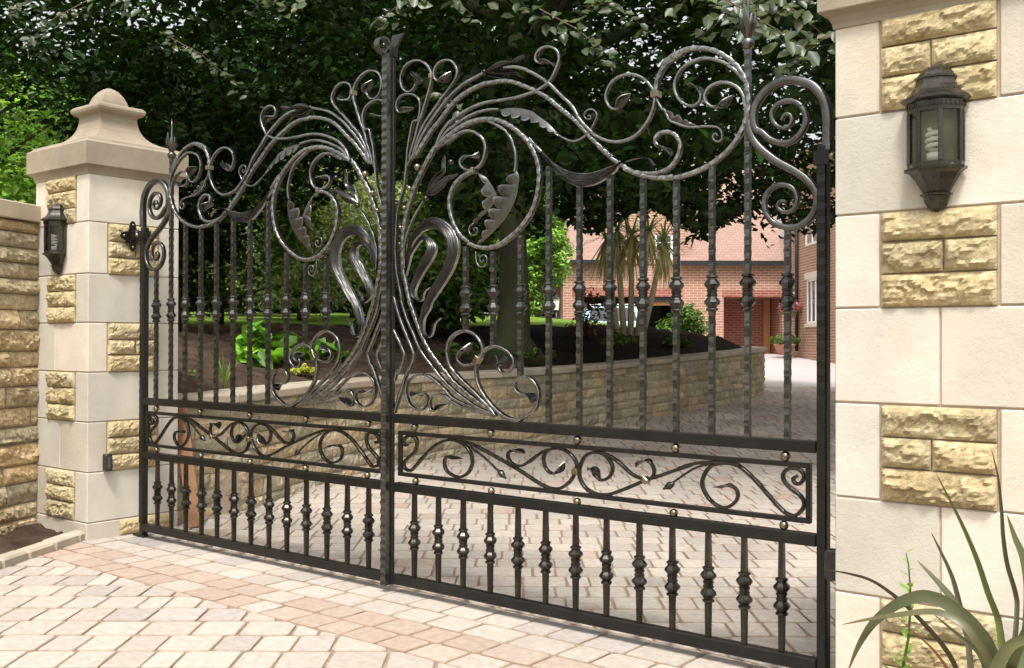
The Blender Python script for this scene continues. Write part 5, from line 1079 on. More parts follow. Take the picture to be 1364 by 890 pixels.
# nearer sprays hanging over the gate, part of the same tree
PX = [(620, 150, 5.0, .16, 1), (632, 22, 5.2, .42, 1), (700, 18, 5.4, .5, 1), (770, 22, 5.6, .5, -1), (820, 82, 5.4, .5, 1), (868, 45, 5.8, .45, 1), (930, 52, 4.8, .42, -1), (985, 45, 4.6, .40, -1), (1050, 62, 4.3, .45, 1), (1082, 80, 4.4, .40, 1), (1040, 95, 4.5, .35, -1), (1095, 45, 4.5, .4, 1), (1000, 12, 4.7, .4, 1), (900, 12, 5.0, .45, -1), (322, 118, 8.0, .8, 1), (30, 60, 7.4, .6, -1), (12, 20, 7.2, .6, -1), (180, 15, 6.8, .5, 1), (385, 14, 6.4, .35, 1), (500, 32, 5.8, .30, -1), (405, 5, 6.4, .35, 1), (560, 8, 5.4, .35, 1)]
for (u, v, D, L, dr) in PX:
    p1 = at(u, v, D); p0 = p1+Vector((E1.x*-dr*L*.8, E1.y*-dr*L*.8, L*.55)); q = [p0, p0.lerp(p1, .5)+Vector((0, 0, .06*L)), p1]
    b = MB(); b.tube([TR(x) for x in q], lambda t: .0035*(1-t)+.0012, 5); tw = b.build('hanging_twig', M['twig'], bt)
    n = int(22*L/.5)+4; cs = []; ns = []
    for i in range(n):
        t = (i+.5)/n; P = q[0].lerp(q[1], min(1, 2*t)) if t < .5 else q[1].lerp(q[2], 2*t-1)
        cs.append(tuple(TR(P+Vector((random.uniform(-.05, .05), random.uniform(-.05, .05), random.uniform(-.07, .02)))))); ns.append((random.uniform(-.6, .6)+.35, random.uniform(-1, 0)-.3, random.uniform(.3, 1.2)))
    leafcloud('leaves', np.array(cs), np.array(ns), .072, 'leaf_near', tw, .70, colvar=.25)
# low brownish fringe over the drive on the right
cs = []
for i in range(70):
    u = random.uniform(740, 1112); D = random.uniform(11.5, 15.5); v = 232+22*math.sin(u*.021+1)+random.uniform(-80, 28)+(22 if u > 950 else 0); cs.append(tuple(TR(at(u, v, D))))
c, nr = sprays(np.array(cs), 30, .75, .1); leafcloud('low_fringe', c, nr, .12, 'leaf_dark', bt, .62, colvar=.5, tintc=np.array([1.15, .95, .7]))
# --- woodland far behind
def wood(n, arr, size, mat, name='woodland', tc=None):
    cs = []; ns = []
    for (u, D, z0, r_, h) in arr:
        m = int(n*r_*h); P = Vector(gnd(u, D, 0)); d, dd = rnd_ball(m, .28); lump = 1+.22*np.sin(dd[:, 0]*7+u)*np.cos(dd[:, 2]*8+D)
        c = d*lump[:, None]*np.array([r_, r_, h*.5])+np.array([P.x, P.y, z0+h*.5]); cs.append(c); ns.append(dd*.6+np.array([0, 0, .6])+rng.normal(0, .4, dd.shape))
    return np.concatenate(cs), np.concatenate(ns)
arr = [(u, random.uniform(40, 50), 0, random.uniform(4.5, 6), random.uniform(13, 19)) for u in range(-420, 760, 62)]
c, nr = wood(60, arr, .3, 'leaf_dark')
o = leafcloud('woodland', c, nr, .48, 'leaf_dark', None, .7, colvar=.4, tintc=np.array([.9, 1.05, .8])); tag(o, 'dense dark wood closing the view behind the garden', 'woodland', kind='stuff')
# individual trees and shrubs in the garden
def tree(loc, h, r_, n, size, mat, label, ch=.35, group=None, colvar=.4, clumps=60):
    t = empty('garden_tree', loc); b = MB(); pts = [(0, 0, -.2), (.05, 0, h*.25), (-.05, .05, h*.55), (0, 0, h*.9)]
    b.tube(pts, lambda q: .13*h/6*(1-.8*q)+.01, 10)
    for k in range(8):
        a = k*2.4; z = h*random.uniform(ch, .75); b.tube([(0, 0, z), (math.cos(a)*r_*.4, math.sin(a)*r_*.4, z+h*.06), (math.cos(a)*r_*.8, math.sin(a)*r_*.8, z+h*.10)], lambda q: .04*(1-.8*q)+.005, 6)
    b.build('trunk', M['bark'], t)
    cc, dd = rnd_ball(clumps, .38); cc = cc*np.array([r_, r_, h*(1-ch)*.5])*.9; cc[:, 2] += h*(ch+(1-ch)*.5)
    per = n//clumps; off, od = rnd_ball(per*clumps, .5); cen = np.repeat(cc, per, 0)+off*r_*np.array([.36, .36, .26])
    br = np.repeat(np.exp(rng.normal(0, .25, clumps)), per)[:, None]
    leafcloud('crown', cen, od*.5+np.array([0, 0, .8])+rng.normal(0, .3, od.shape), size, mat, t, .6, colvar=colvar, tintc=br)
    tag(t, label, 'tree', group); return t
tree(gnd(-10, 15, .8), 4.6, 2.2, 9000, .12, 'leaf_light', 'bright green feathery tree left of the left gate pillar', .1)
tree(gnd(90, 20, 1.2), 5.0, 2.6, 7000, .15, 'leaf_mid', 'mid green tree showing just above the rough boundary wall', .1)
tree(gnd(232, 13, 1.3), 3.6, 1.3, 6500, .11, 'leaf_dark', 'dark evergreen behind the left end of the gates beside the left pillar', .05)
tree(gnd(292, 17, 1.5), 3.0, 1.7, 6000, .12, 'leaf_mid', 'dark rounded evergreen behind the left gate leaf', .03)
tree(gnd(400, 21, 1.6), 3.4, 2.0, 8000, .12, 'leaf_pale', 'pale grey green conifer behind the left gate scrolls', .05, colvar=.3)
tree(gnd(470, 24, 1.7), 3.6, 1.9, 6000, .14, 'leaf_pale', 'pale bushy tree directly behind the centre bar of the gates', .05, colvar=.35)
tree(gnd(335, 25, 1.7), 3.8, 2.0, 6000, .14, 'leaf_pale', 'greyish foliage tree seen over the dark evergreens on the left', .05, colvar=.35)
tree(gnd(590, 19, 1.5), 3.0, 1.35, 7000, .14, 'leaf_light', 'bright yellow green tree just left of the beech trunk', .05)
tree(gnd(560, 27, 1.8), 4.4, 2.2, 6000, .17, 'leaf_mid', 'mid green tree further back left of the beech trunk', .1)
tree(gnd(716, 30, 1.3), 5.2, 1.0, 7000, .15, 'leaf_light', 'light green tree between the beech trunk and the brick house', .02)
tree(gnd(690, 36, 1.3), 6.2, 1.6, 6000, .2, 'leaf_mid', 'dark green tree against the corner of the brick house', .02)
hd = 'dark clipped shrub in the row along the far side of the lawn'
for k, (u, D, r_) in enumerate([(255, 26, 1.5), (330, 29, 1.7), (425, 30, 1.8), (520, 30, 1.7), (640, 28, 1.3)]):
    shrub('hedge_shrub', gnd(u, D, 1.95), (r_, r_, .62), 3200, .15, 'leaf_dark', hd, 'shrub', 'dark shrubs beyond the lawn', 40)
def gpt(i, t): return garden(i, t)
def onbed(u, D, z): return gnd(u, D, z)
shrub('shrub', gnd(590, 15.5, 1.35), (.75, .75, .75), 2600, .12, 'leaf_mid', 'leafy green shrub left of the beech trunk in front of the lawn', 'shrub', None, 36)
shrub('shrub', gnd(497, 12.0, 1.20), (.35, .35, .40), 700, .13, 'leaf_dark', 'small dark narrow leaved shrub beside the gate centre bar', 'shrub', None, 16, .3)
shrub('shrub', gnd(545, 13.5, 1.25), (.45, .45, .40), 900, .14, 'leaf_dark', 'dark long leaved shrub just right of the gate centre bar', 'shrub', None, 18, .3)
shrub('shrub', gnd(912, 24, 1.0), (.72, .72, .62), 3600, .10, 'leaf_mid', 'rounded mid green shrub in front of the brick garage', 'shrub', None, 40)
shrub('bronze_shrub', gnd(785, 16.5, 1.25), (.34, .34, .50), 420, .085, 'leaf_brown', 'thin bronze leaved shrub in front of the pale blue car', 'shrub', None, 26, .5, 9)
shrub('golden_shrub', gnd(749, 24, 1.32), (.22, .22, .14), 700, .05, 'leaf_yellow', 'small golden shrub at the foot of the brick house corner', 'shrub', None, 12)
shrub('conical_shrub', gnd(957, 23, 1.0), (.18, .18, .22), 900, .05, 'leaf_light', 'small bright conical shrub beside the brick porch opening', 'shrub', None, 14)
shrub('ground_fern', gnd(612, 11.3, .98), (.35, .3, .12), 420, .09, 'leaf_mid', 'low fern on the dark mulch right of the centre bar', 'plant', None, 12)
shrub('ground_fern', gnd(822, 14.2, 1.12), (.30, .3, .14), 420, .08, 'leaf_mid', 'low fern on the dark mulch under the pale palm', 'plant', None, 12)
shrub('ground_fern', gnd(899, 16.2, 1.10), (.30, .3, .14), 420, .08, 'leaf_mid', 'low fern on the mulch near the rounded end of the curved wall', 'plant', None, 12)
shrub('ground_fern', gnd(712, 11.9, .98), (.30, .25, .08), 320, .08, 'leaf_mid', 'low fern at the foot of the beech trunk', 'plant', None, 10)
shrub('golden_creeper', gnd(410, 8.95, .87), (.20, .12, .06), 520, .045, 'leaf_yellow', 'small yellow green creeper on the coping behind the left gate leaf', 'plant', None, 12)
shrub('hosta_like_plant', gnd(352, 9.4, .98), (.36, .34, .20), 170, .24, 'leaf_hosta', 'broad leaved bright green plant on the soil behind the left gate leaf', 'plant', None, 22, .62, 6)
shrub('hosta_like_plant', gnd(425, 10.2, 1.00), (.30, .25, .12), 90, .20, 'leaf_hosta', 'smaller broad leaved green plant right of the bright one', 'plant', None, 14, .62, 5)
shrub('leafy_clump', gnd(262, 7.75, .83), (.26, .2, .08), 420, .06, 'leaf_mid', 'low green clump at the soil edge beside the left pillar', 'plant', None, 12)
# grass tuft
def blades(name, loc, n, L, w, mat, label, spread=.6):
    t = empty(name, loc); b = MB()
    for i in range(n):
        a = random.uniform(0, 6.28); l = L*random.uniform(.6, 1.1); s = random.uniform(.15, spread); b.cur = tint(.8, 1.2, .1); vs = []
        for k in range(6):
            q = k/5; r_ = s*l*q**1.7; z = l*q*(1-.25*q*s); ww = w*(1-q)**.6+.001
            for e in (-1, 1): vs.append((math.cos(a)*r_-e*ww*math.sin(a), math.sin(a)*r_+e*ww*math.cos(a), z))
        b.add(vs, [(2*k, 2*k+1, 2*k+3, 2*k+2) for k in range(5)], True)
    b.build('blades', M[mat], t, fix=False); tag(t, label, 'plant'); return t
blades('grass_tuft', gnd(300, 7.55, .81), 16, .32, .006, 'leaf_light', 'upright grassy tuft at the soil edge behind the left gate leaf')
# --- cordyline
ct = empty('cabbage_palm', gnd(838, 17.5, 1.15)); b = MB(); heads = []
for (u0, u1, v1) in ((814, 808, 318), (828, 822, 306), (841, 842, 312), (855, 864, 308), (862, 884, 322)):
    P0 = Vector(gnd(838+(u0-838)*.55, 17.5, 1.05))-ct.location; P1 = at(u1, v1, 17.5+random.uniform(-.3, .3))-ct.location; mid = P0.lerp(P1, .5)+Vector((.03*(u0-838)/10*.3, 0, 0))
    b.tube([P0, mid, P1], lambda q: .060*(1-.3*q), 10); heads.append(P1)
b.build('trunks', M['palm_bark'], ct)
for mat, nb, dz, nm in (('palm_leaf', 30, .35, 'green_leaves'), ('straw', 46, -1.0, 'dry_skirt')):
    b = MB()
    for H in heads:
        for i in range(nb):
            a = random.uniform(0, 6.28); l = random.uniform(.45, .75); el = random.uniform(-.3, 1.2) if dz > 0 else random.uniform(-1.45, -.7); b.cur = tint(.75, 1.25, .08); vs = []
            for k in range(5):
                q = k/4; hr = l*q*math.cos(el); z = l*q*math.sin(el)-(.30 if dz > 0 else .25)*q*q*l; ww = .020*(1-q)**.5+.002
                for e in (-1, 1): vs.append((H.x+math.cos(a)*hr-e*ww*math.sin(a), H.y+math.sin(a)*hr+e*ww*math.cos(a), H.z+z))
            b.add(vs, [(2*k, 2*k+1, 2*k+3, 2*k+2) for k in range(4)], True)
    b.build(nm, M[mat], ct, fix=False)
tag(ct, 'multi stemmed cabbage palm with pale trunks and straw skirt in front of the house', 'palm tree')
# --- spiky flax at the right pillar
fx = empty('flax_plant', (2.86, -.93, .08))
BL = [(-.95, .010, (1, .78, .68), [(2.486, .615), (2.548, .613), (2.602, .605), (2.648, .582), (2.686, .556), (2.724, .523), (2.761, .485), (2.791, .435), (2.83, .33)]),
 (-1.0, .019, (1.15, 1.15, 1.05), [(2.565, .395), (2.59, .459), (2.626, .52), (2.677, .569), (2.727, .596), (2.764, .597), (2.799, .584), (2.84, .554), (2.874, .50), (2.89, .40), (2.89, .28)]),
 (-.98, .010, (3.6, 1.25, .55), [(2.664, .544), (2.702, .513), (2.745, .483), (2.782, .441), (2.82, .37), (2.85, .26)]),
 (-.90, .014, (.85, .85, .62), [(2.693, .656), (2.728, .624), (2.771, .579), (2.808, .521), (2.832, .475), (2.855, .429), (2.87, .34)]),
 (-.80, .009, (1.2, .95, 1.15), [(2.695, .708), (2.717, .665), (2.743, .609), (2.759, .551), (2.775, .481), (2.80, .40), (2.83, .3)]),
 (-.85, .013, (1.5, 1.75, .9), [(2.721, .86), (2.751, .802), (2.782, .74), (2.813, .666), (2.837, .592), (2.861, .526), (2.88, .42), (2.88, .3)]),
 (-.75, .007, (.8, .72, .62), [(2.82, .914), (2.834, .852), (2.842, .773), (2.846, .707), (2.855, .642), (2.875, .567), (2.885, .46), (2.88, .32)]),
 (-.88, .015, (1.3, 1.45, 1.3), [(2.885, .781), (2.902, .73), (2.919, .689), (2.93, .617), (2.925, .5), (2.90, .36)]),
 (-1.12, .017, (1.7, 1.6, 1.5), [(3.06, .575), (3.015, .580), (2.979, .573), (2.945, .55), (2.92, .50), (2.895, .42), (2.88, .3)]),
 (-.92, .006, (.9, .8, .6), [(2.737, .54), (2.783, .508), (2.831, .473), (2.866, .42), (2.88, .32)]),
 (-1.02, .010, (1.5, 1.3, 1.2), [(2.558, .507), (2.628, .533), (2.693, .554), (2.743, .568), (2.788, .571), (2.839, .545), (2.879, .46), (2.89, .33)]),
 (-.72, .013, (1.1, 1.1, .8), [(2.95, .86), (2.945, .76), (2.93, .62), (2.91, .47), (2.89, .3)]), (-1.05, .012, (1, .95, .7), [(3.1, .72), (3.04, .69), (2.98, .61), (2.93, .48), (2.89, .3)]),
 (-.97, .011, (.9, .8, .6), [(2.75, .35), (2.79, .40), (2.83, .39), (2.86, .33), (2.88, .25)])]
for y, w, col, pts in BL:
    P, L = cr([(a-2.86, c-.08) for a, c in pts[::-1]], .012); n = len(P); b = MB(); vs = []; yb = y+.93
    T = np.gradient(P, axis=0); T /= np.linalg.norm(T, axis=1)[:, None]+1e-9
    tw = random.uniform(-.5, .5)
    for i in range(n):
        t = i/(n-1); ww = .82*w*(min(1, .45+t*2.2))*(max(0, 1-t**3.2))**.8+.0006; yy = yb*min(1, t*2.5); ang = tw+.9*t*tw
        nx_, nz_ = -T[i, 1], T[i, 0]
        for e in (-1, 0, 1):
            vs.append((P[i, 0]+nx_*e*ww*math.cos(ang), yy+e*ww*math.sin(ang)+(.35*ww if e == 0 else 0), P[i, 1]+nz_*e*ww*math.cos(ang)))
    fs = []
    for i in range(n-1):
        for e in (0, 1): fs.append((i*3+e, i*3+e+1, (i+1)*3+e+1, (i+1)*3+e))
    b.cur = col; b.add(vs, fs, True)
    for i in range(n):
        t = i/(n-1); k_ = 1+.16*nz(i*.22, y*30, 1); br_ = max(0, (t-.86)/.14)
        for e in range(3): b.c[i*3+e] = tuple(c_*k_*(1+.12*(e-1)*(1 if tw > 0 else -1))*(1-br_)+br_*d_ for c_, d_ in zip(col, (1.5, .9, .6)))
    b.build('blade', M['blade'], fx, fix=False)
tag(fx, 'spiky flax plant with arching bronze green blades in front of the right gate pillar', 'plant')
eu = empty('spurge_plant', (2.637, -.85, .08)); b = MB(); st = [(.0, 0, .0), (.003, 0, .23), (.006, 0, .30), (.020, 0, .377), (.024, 0, .445), (.024, 0, .50), (.020, 0, .552), (.014, 0, .581)]
b.tube(st, lambda q: .0045*(1-q*.7), 7); b.cur = (1, 1, 1); b.build('stalk', M['leaf_mid'], eu)
cs = []; ns = []; b = MB(); k = 0
for i in range(30):
    t = .30+.70*i/29; z = .581*t; x = float(np.interp(z, [q[2] for q in st], [q[0] for q in st])); a = i*2.4; L = (.040 if i < 24 else .022)*random.uniform(.8, 1.2)
    el = .5 if t > .6 else .7; d = Vector((math.cos(a)*math.cos(el), math.sin(a)*math.cos(el)*.8, math.sin(el)*(1 if i % 4 else -.3))); sd = d.cross(Vector((0, 0, 1))).normalized(); up = sd.cross(d); b.cur = tint(.9, 1.4, .08)
    p0 = Vector((x, 0, z)); vs = [p0, p0+d*L*.4+sd*L*.17+up*.002, p0+d*L*.75+sd*L*.12, p0+d*L, p0+d*L*.75-sd*L*.12, p0+d*L*.4-sd*L*.17+up*.002]; b.add(vs, [(0, 1, 2, 3), (0, 3, 4, 5)])
for (dx, dz, L, wd) in ((.075, .035, .075, .022), (-.05, .06, .05, .016), (.04, .10, .055, .018)):
    p0 = Vector((.003, 0, .26)); d = Vector((dx, -.02, dz)).normalized(); sd = Vector((-d.z, .3, d.x)).normalized(); b.cur = (.9, 1.0, .8); vs = [p0, p0+d*L*.4+sd*wd, p0+d*L*.8+sd*wd*.7, p0+d*L*1.15, p0+d*L*.8-sd*wd*.7, p0+d*L*.4-sd*wd]; b.add(vs, [(0, 1, 2, 3), (0, 3, 4, 5)])
b.build('leaves', M['leaf_light'], eu, fix=False); tag(eu, 'upright small leaved green stem rising left of the flax blades', 'plant')
# ================================================================== HOUSE
HD = 34.0; HO = C0+E2*HD; K = HD/CF
def hx(u): return (u-682)*K
def hz(v, y=0): return CL.z+(454.7-v)/CF*(HD+y)
GZ = hz(470)
hs = empty('brick_house', (HO.x, HO.y, 0), YAW)
def HB(name, mat, boxes, bev=0, par=None):
    b = MB()
    for q in boxes: b.box(*q, bev)
    return b.build(name, M[mat], par if par is not None else hs)
ev = hz(350); lin = hz(395)
xL, xR = hx(750), hx(1047)
g1, g2, p1, p2 = hx(766), hx(905), hx(964), hx(1042)
HB('garage_wall', 'brick', [(xL, g1, 0, .3, GZ-.6, lin), (g2, p1, 0, .3, GZ-.6, lin), (xL, xR, 0, .3, lin, ev), (xL, xL+.3, .3, 6, GZ-.6, ev), (p2, xR+.3, .001, .3, GZ-.6, lin-.001)])
HB('brick_lintel', 'brick_red', [(g1-.1, g2+.1, -.012, .1, lin, lin+.28), (p1-.05, p2+.05, -.012, .1, lin, lin+.22)])
HB('garage_interior', 'gutter', [(g1, g2, 4.2, 4.4, GZ-.6, lin), (g1-.1, g1, .3, 4.2, GZ-.6, lin), (g2, g2+.1, .3, 4.2, GZ-.6, lin), (g1, g2, .3, 4.2, lin, lin+.1)])
HB('garage_door', 'timber', [(hx(868), g2-.02, .12, .2, lin-.28, lin-.02)])
HB('garage_lintel', 'gutter', [(hx(840), g2, .05, .11, lin-.16, lin-.001)])
HB('porch_wall', 'brick_red', [(p1, p2, 1.6, 1.8, GZ-.6, lin), (p1-.2, p1, .3, 1.6, GZ-.6, lin), (p1, p2, .3, 1.6, lin, lin+.1), (p2-.005, p2+.2, .301, 1.8, GZ-.6, lin)])
HB('porch_post', 'timber', [(hx(1031), hx(1040), 1.40, 1.58, GZ-.3, lin-.02)])
HB('gutter', 'gutter', [(hx(905), xR, -.32, -.12, ev-.08, ev+.06), (hx(741), hx(838), -.32, -.12, ev-.04, ev+.08)])
def roofq(name, pts, th=.12, mat='tile', par=None):
    b = MB(); n = len(pts); vs = list(pts)+[(x, y, z-th) for x, y, z in pts]
    fs = [tuple(range(n)), tuple(range(2*n-1, n-1, -1))]+[(k, (k+1) % n, n+(k+1) % n, n+k) for k in range(n)]; b.add(vs, fs); return b.build(name, M[mat], par if par is not None else hs)
roofq('roof', [(hx(905), -.25, ev+.02), (xR+.1, -.25, ev+.02), (xR+.1, 5.0, ev+4.6), (hx(905), 5.0, ev+4.6)])
roofq('roof', [(hx(742), -.25, ev+.05), (hx(838), -.25, ev+.05), (hx(838), 3.0, ev+3.0), (hx(800), 3.0, ev+3.0), (hx(768), 1.6, ev+1.6)])
# upper storey and its small roof at the left
ux0, ux1 = hx(752), hx(800)
HB('upper_wall', 'cream', [(ux0, ux1, 1.2, 3, hz(352), hz(317, 1.2))])
HB('upper_gutter', 'gutter', [(hx(744), hx(800), .95, 1.1, hz(319, 1), hz(315, 1))])
roofq('upper_roof', [(hx(744), 1.0, hz(316, 1)), (hx(803), 1.0, hz(316, 1)), (hx(803), 3.4, hz(316, 1)+1.6), (hx(775), 3.4, hz(316, 1)+1.6), (hx(762), 2.2, hz(316, 1)+.9)])
# central gable
gx0, gx1 = hx(838), hx(916); wx0, wx1 = hx(872), hx(896); wz0, wz1 = hz(346), hz(311)
HB('gable_wall', 'brick', [(gx0, wx0, -.05, .35, ev-.02, hz(270)), (wx1, gx1, -.05, .35, ev-.02, hz(270)), (wx0, wx1, -.05, .35, ev-.02, wz0), (wx0, wx1, -.05, .35, wz1, hz(270)), (gx1-.3, gx1, .35, 4, ev, hz(270))])
def window(x0, x1, z0, z1, y, par, n=2, rows=2, ax='y'):
    b = MB(); f = .07
    def bx(a0, a1, c0, c1, d0=-.03, d1=.06):
        if ax == 'y': b.box(a0, a1, y+d0, y+d1, c0, c1)
        else: b.box(y-d0, y-d1, a0, a1, c0, c1)
    bx(x0, x1, z1-f, z1); bx(x0, x1, z0, z0+f); bx(x0, x0+f, z0+f, z1-f); bx(x1-f, x1, z0+f, z1-f)
    for k in range(1, n): xm = x0+(x1-x0)*k/n; bx(xm-.03, xm+.03, z0+f, z1-f, -.02)
    for k in range(1, rows): zm = z0+(z1-z0)*k/rows; bx(x0+f, x1-f, zm-.015, zm+.015, -.01, .05)
    w = b.build('window', M['white'], par); b = MB()
    if ax == 'y': b.box(x0+f, x1-f, y+.02, y+.03, z0+f, z1-f)
    else: b.box(y-.02, y-.03, x0+f, x1-f, z0+f, z1-f)
    b.build('pane', M['window_glass'], w); return w
window(wx0, wx1, wz0, wz1, .02, hs, 2, 3)
# right wing, end-on to the garage
wx = hx(1042)+.02
def wy(u): return wx*CF/(u-682)-HD
W1 = (wy(1092), wy(1075)); W2 = (wy(1091), wy(1073)); W3 = (wy(1060), wy(1053))
def Dz(v, y): return CL.z+(454.7-v)/CF*(HD+y)
ym = .5*(W1[0]+W1[1]); z1a, z1b = Dz(430, ym), Dz(370, ym); ym2 = .5*(W2[0]+W2[1]); z2a, z2b = Dz(325, ym2), Dz(291, ym2); z3a, z3b = Dz(408, W3[0]), Dz(388, W3[0])
YF, YB = -16.0, .0
def wallx(segs):
    b = MB()
    for (y0, y1, z0, z1) in segs: b.box(wx, wx+.3, y0, y1, z0, z1)
    return b
top = 7.0
segs = [(YF, W2[0], GZ-.8, top) if W2[0] < W1[0] else (YF, W1[0], GZ-.8, top)]
ya, yb = min(W1[0], W2[0]), max(W1[1], W2[1])
segs = [(YF, ya, GZ-.8, top), (ya, yb, GZ-.8, z1a), (ya, yb, z1b, z2a), (ya, yb, z2b, top), (yb, W3[0], GZ-.8, top), (W3[0], W3[1], GZ-.8, z3a), (W3[0], W3[1], z3b, top), (W3[1], -.35, GZ-.8, top)]
if W1[0] > ya: segs.append((ya, W1[0], z1a, z1b))
if W2[0] > ya: segs.append((ya, W2[0], z2a, z2b))
if W1[1] < yb: segs.append((W1[1], yb, z1a, z1b))
if W2[1] < yb: segs.append((W2[1], yb, z2a, z2b))
wallx(segs).build('wing_wall', M['brick_red'], hs).data.materials[0] = M['brick']
window(W1[0], W1[1], z1a, z1b, wx+.05, hs, 3, 1, 'x'); window(W2[0], W2[1], z2a, z2b, wx+.05, hs, 2, 1, 'x'); window(W3[0], W3[1], z3a, z3b, wx+.05, hs, 1, 1, 'x')
HB('window_head', 'cream', [(wx-.04, wx+.1, W1[0]-.15, W1[1]+.15, z1b+.001, z1b+.2), (wx-.06, wx+.1, W1[0]-.1, W1[1]+.1, z1a-.1, z1a-.001)])
b = MB(); yd = wy(1064); b.tube([(wx-.07, yd, GZ+.1), (wx-.07, yd, 6.5)], .055, 8); b.build('downpipe', M['gutter'], hs)
tag(hs, 'red brick house and garage with pink tiled roofs at the end of the driveway', 'house')
# hanging basket and planter by the wing
def HW(x, y, z): return Vector((HO.x, HO.y, 0))+E1*x+E2*y+Vector((0, 0, z))
yb_ = wy(1067)
hb = empty('hanging_basket', HW(wx-.35, yb_, Dz(414, yb_))); b = MB(); b.lathe([(.02, -.22), (.16, -.16), (.24, 0), (.25, .02)], (0, 0, 0), 14); b.build('basket', M['terra'], hb)
b = MB(); e = -E1; b.tube([(E1.x*.34, E1.y*.34, .62), (E1.x*.1, E1.y*.1, .66), (0, 0, .6)], .012, 6)
for k in range(3): b.tube([(0, 0, .6), (math.cos(k*2.1)*.24, math.sin(k*2.1)*.24, .02)], .005, 5)
b.build('bracket', M['gutter'], hb); d, dd = rnd_ball(700, .6); leafcloud('flowers', d*np.array([.36, .36, .26])+np.array([0, 0, .14]), dd, .07, 'flower', hb, .8, colvar=.4); leafcloud('foliage', d[::2]*np.array([.38, .38, .30])+np.array([0, 0, .05]), dd[::2], .08, 'leaf_mid', hb)
tag(hb, 'hanging basket of pink flowers on the brick wing of the house', 'hanging basket')
yp = wy(1069)
pl = empty('flower_pot', HW(wx-.55, yp, Dz(472, yp))); b = MB(); b.lathe([(.14, 0), (.20, .05), (.30, .26), (.33, .28), (.33, .33), (.28, .33)], (0, 0, 0), 16); b.build('pot', M['terra'], pl)
d, dd = rnd_ball(700, .6); leafcloud('foliage', d*np.array([.50, .50, .20])+np.array([0, 0, .45]), dd, .09, 'leaf_mid', pl); tag(leafcloud('blossom', d[:80]*np.array([.48, .48, .22])+np.array([0, 0, .48]), dd[:80], .07, 'flower', pl), kind='stuff')
tag(pl, 'terracotta bowl of green plants and flowers at the foot of the brick wing', 'flower pot')
# small garden lantern beside the house corner
lp = empty('garden_lamp', gnd(741, 28, 1.3)); b = MB(); b.tube([(0, 0, 0), (0, 0, zat(413, 28)-1.3)], .03, 8); b.build('post', M['gutter'], lp)
zz = zat(413, 28)-1.3; b = MB(); b.lathe([(.07, zz), (.10, zz+.30)], (0, 0, 0), 6, False); b.build('lamp_glass', M['white'], lp); b = MB(); b.lathe([(.13, zz+.301), (.10, zz+.34), (.02, zz+.42)], (0, 0, 0), 6, False); b.build('lamp_roof', M['gutter'], lp)
tag(lp, 'small post lantern among the trees left of the house', 'lamp post')
# car parked before the garage
M['carpaint'] = simple('pale_blue_paint', (.36, .55, .62), .3, var=.03, bmp=0); M['tyre'] = simple('tyre_rubber', (.02, .02, .02), .8, bmp=0)
car = empty('parked_car', HW(hx(795), -4.6, gz(*HW(hx(795), -4.6, 0)[:2])+.15)); car.rotation_euler = (0, 0, YAW)
prof = [(-1.85, .25), (-1.9, .62), (-1.75, .85), (-1.0, .95), (-.45, 1.40), (.95, 1.43), (1.55, 1.0), (1.85, .92), (1.9, .5), (1.82, .25)]
def extr(prof, w, inset, zs=1.0):
    b = MB(); vs = []
    for s_ in (-1, 1):
        for x, z in prof: vs.append((s_*(w-(inset if z > 1.0 else 0)), x, z))
    n = len(prof); b.add(vs, [tuple(range(n)), tuple(range(2*n-1, n-1, -1))]+[(k, (k+1) % n, n+(k+1) % n, n+k) for k in range(n)]); return b
b = extr(prof, .82, .14); b.build('body', M['carpaint'], car)
b = MB(); b.add([(-.66, -.97, .985), (.66, -.97, .985), (.60, -.50, 1.365), (-.60, -.50, 1.365)], [(0, 1, 2, 3)]); b.build('windscreen', M['window_glass'], car)
b = MB(); b.box(-.66, .66, -.42, .92, 1.436, 1.47, .01); b.build('roof_panel', M['white'], car)
for sx in (-1, 1):
    b = MB(); b.box(sx*.685, sx*.70, -.35, .85, 1.02, 1.33); b.build('side_window', M['window_glass'], car)
    b = MB(); b.lathe([(.11, -.03), (.12, 0), (.10, .02)], (sx*.60, -1.88, .72), 12, True, 'y'); b.build('headlight', M['white'], car)
    for yy in (-1.2, 1.2): b = MB(); b.lathe([(.20, -.09), (.30, -.09), (.31, 0), (.30, .09), (.20, .09)], (sx*.75, yy, .16), 18, True, 'x'); b.build('wheel', M['tyre'], car)
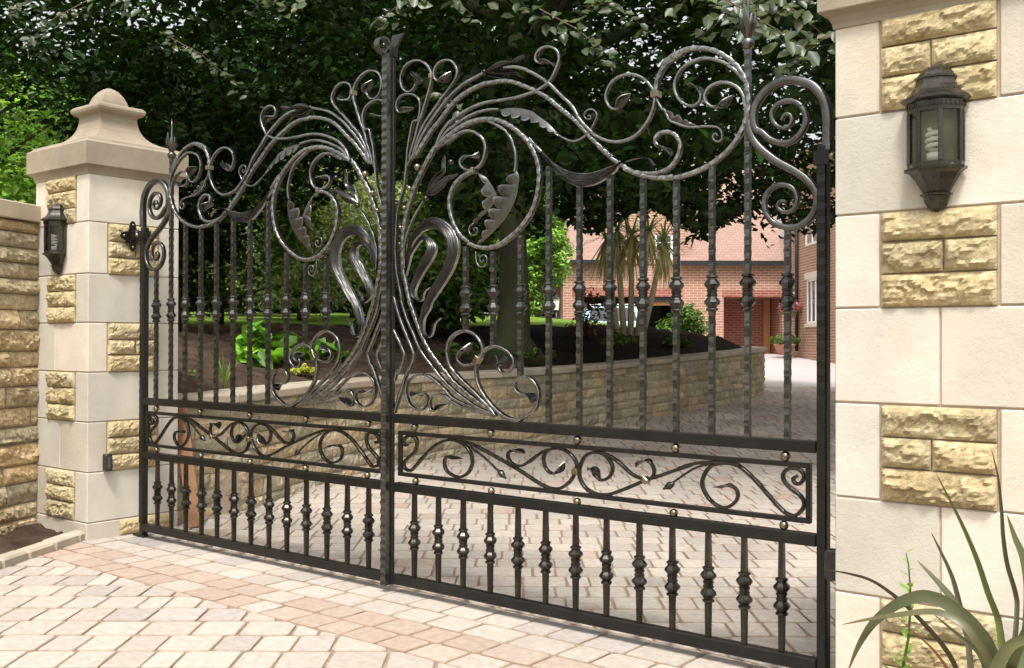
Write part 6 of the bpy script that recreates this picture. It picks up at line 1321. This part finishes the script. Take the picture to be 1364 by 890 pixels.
tag(car, 'pale blue car with a white roof parked before the brick garage', 'car')
# timber board leaning behind the left end of the gates
bo = empty('timber_board', gnd(262, 6.45, .006)); b = MB(); t0 = Vector((0, 0, 0)); t1 = at(240, 545, 6.65)-bo.location
X = Matrix.Rotation(0, 4, 'Z'); a = (t1-t0).normalized(); sd = Vector((E1.x, E1.y, 0)); sd = (sd-a*sd.dot(a)).normalized(); nn = a.cross(sd)
X = Matrix(((sd.x, nn.x, a.x, 0), (sd.y, nn.y, a.y, 0), (sd.z, nn.z, a.z, 0), (0, 0, 0, 1))); b.box(-.045, .045, -.012, .012, .0, (t1-t0).length, .003, X); b.build('plank', M['board'], bo)
tag(bo, 'narrow brown timber board leaning on the stone behind the left end of the gates', 'timber board')
# ================================================================== LIGHT
w = bpy.data.worlds.new("World"); sc.world = w; w.use_nodes = True; nt = w.node_tree; bg = nt.nodes['Background']
sky = nt.nodes.new('ShaderNodeTexSky'); sky.sky_type = 'NISHITA'; sky.sun_disc = False
SUN = Vector((.40, -.58, 1.25)).normalized(); el = math.asin(SUN.z); az = math.atan2(SUN.x, SUN.y)
sky.sun_elevation = el; sky.sun_rotation = az; sky.air_density = 1.2; sky.dust_density = 6.0; sky.ozone_density = 1.0
hsv = nt.nodes.new('ShaderNodeHueSaturation'); hsv.inputs['Saturation'].default_value = .12
nt.links.new(sky.outputs[0], hsv.inputs['Color']); nt.links.new(hsv.outputs[0], bg.inputs[0]); bg.inputs[1].default_value = .15
sl = bpy.data.lights.new('sun', 'SUN'); sl.energy = 2.0; sl.angle = R(9); sl.color = (1, .97, .92); so = bpy.data.objects.new('sun', sl); COLL.objects.link(so)
so.rotation_euler = (-SUN).to_track_quat('-Z', 'Y').to_euler()
vs_ = sc.view_settings; sc.display_settings.display_device = 'sRGB'; vs_.view_transform = 'Standard'; vs_.look = 'None'; vs_.gamma = 1; vs_.use_curve_mapping = False; vs_.exposure = .80
sc.cycles.max_bounces = 6; sc.cycles.transparent_max_bounces = 8; sc.cycles.sample_clamp_indirect = 6
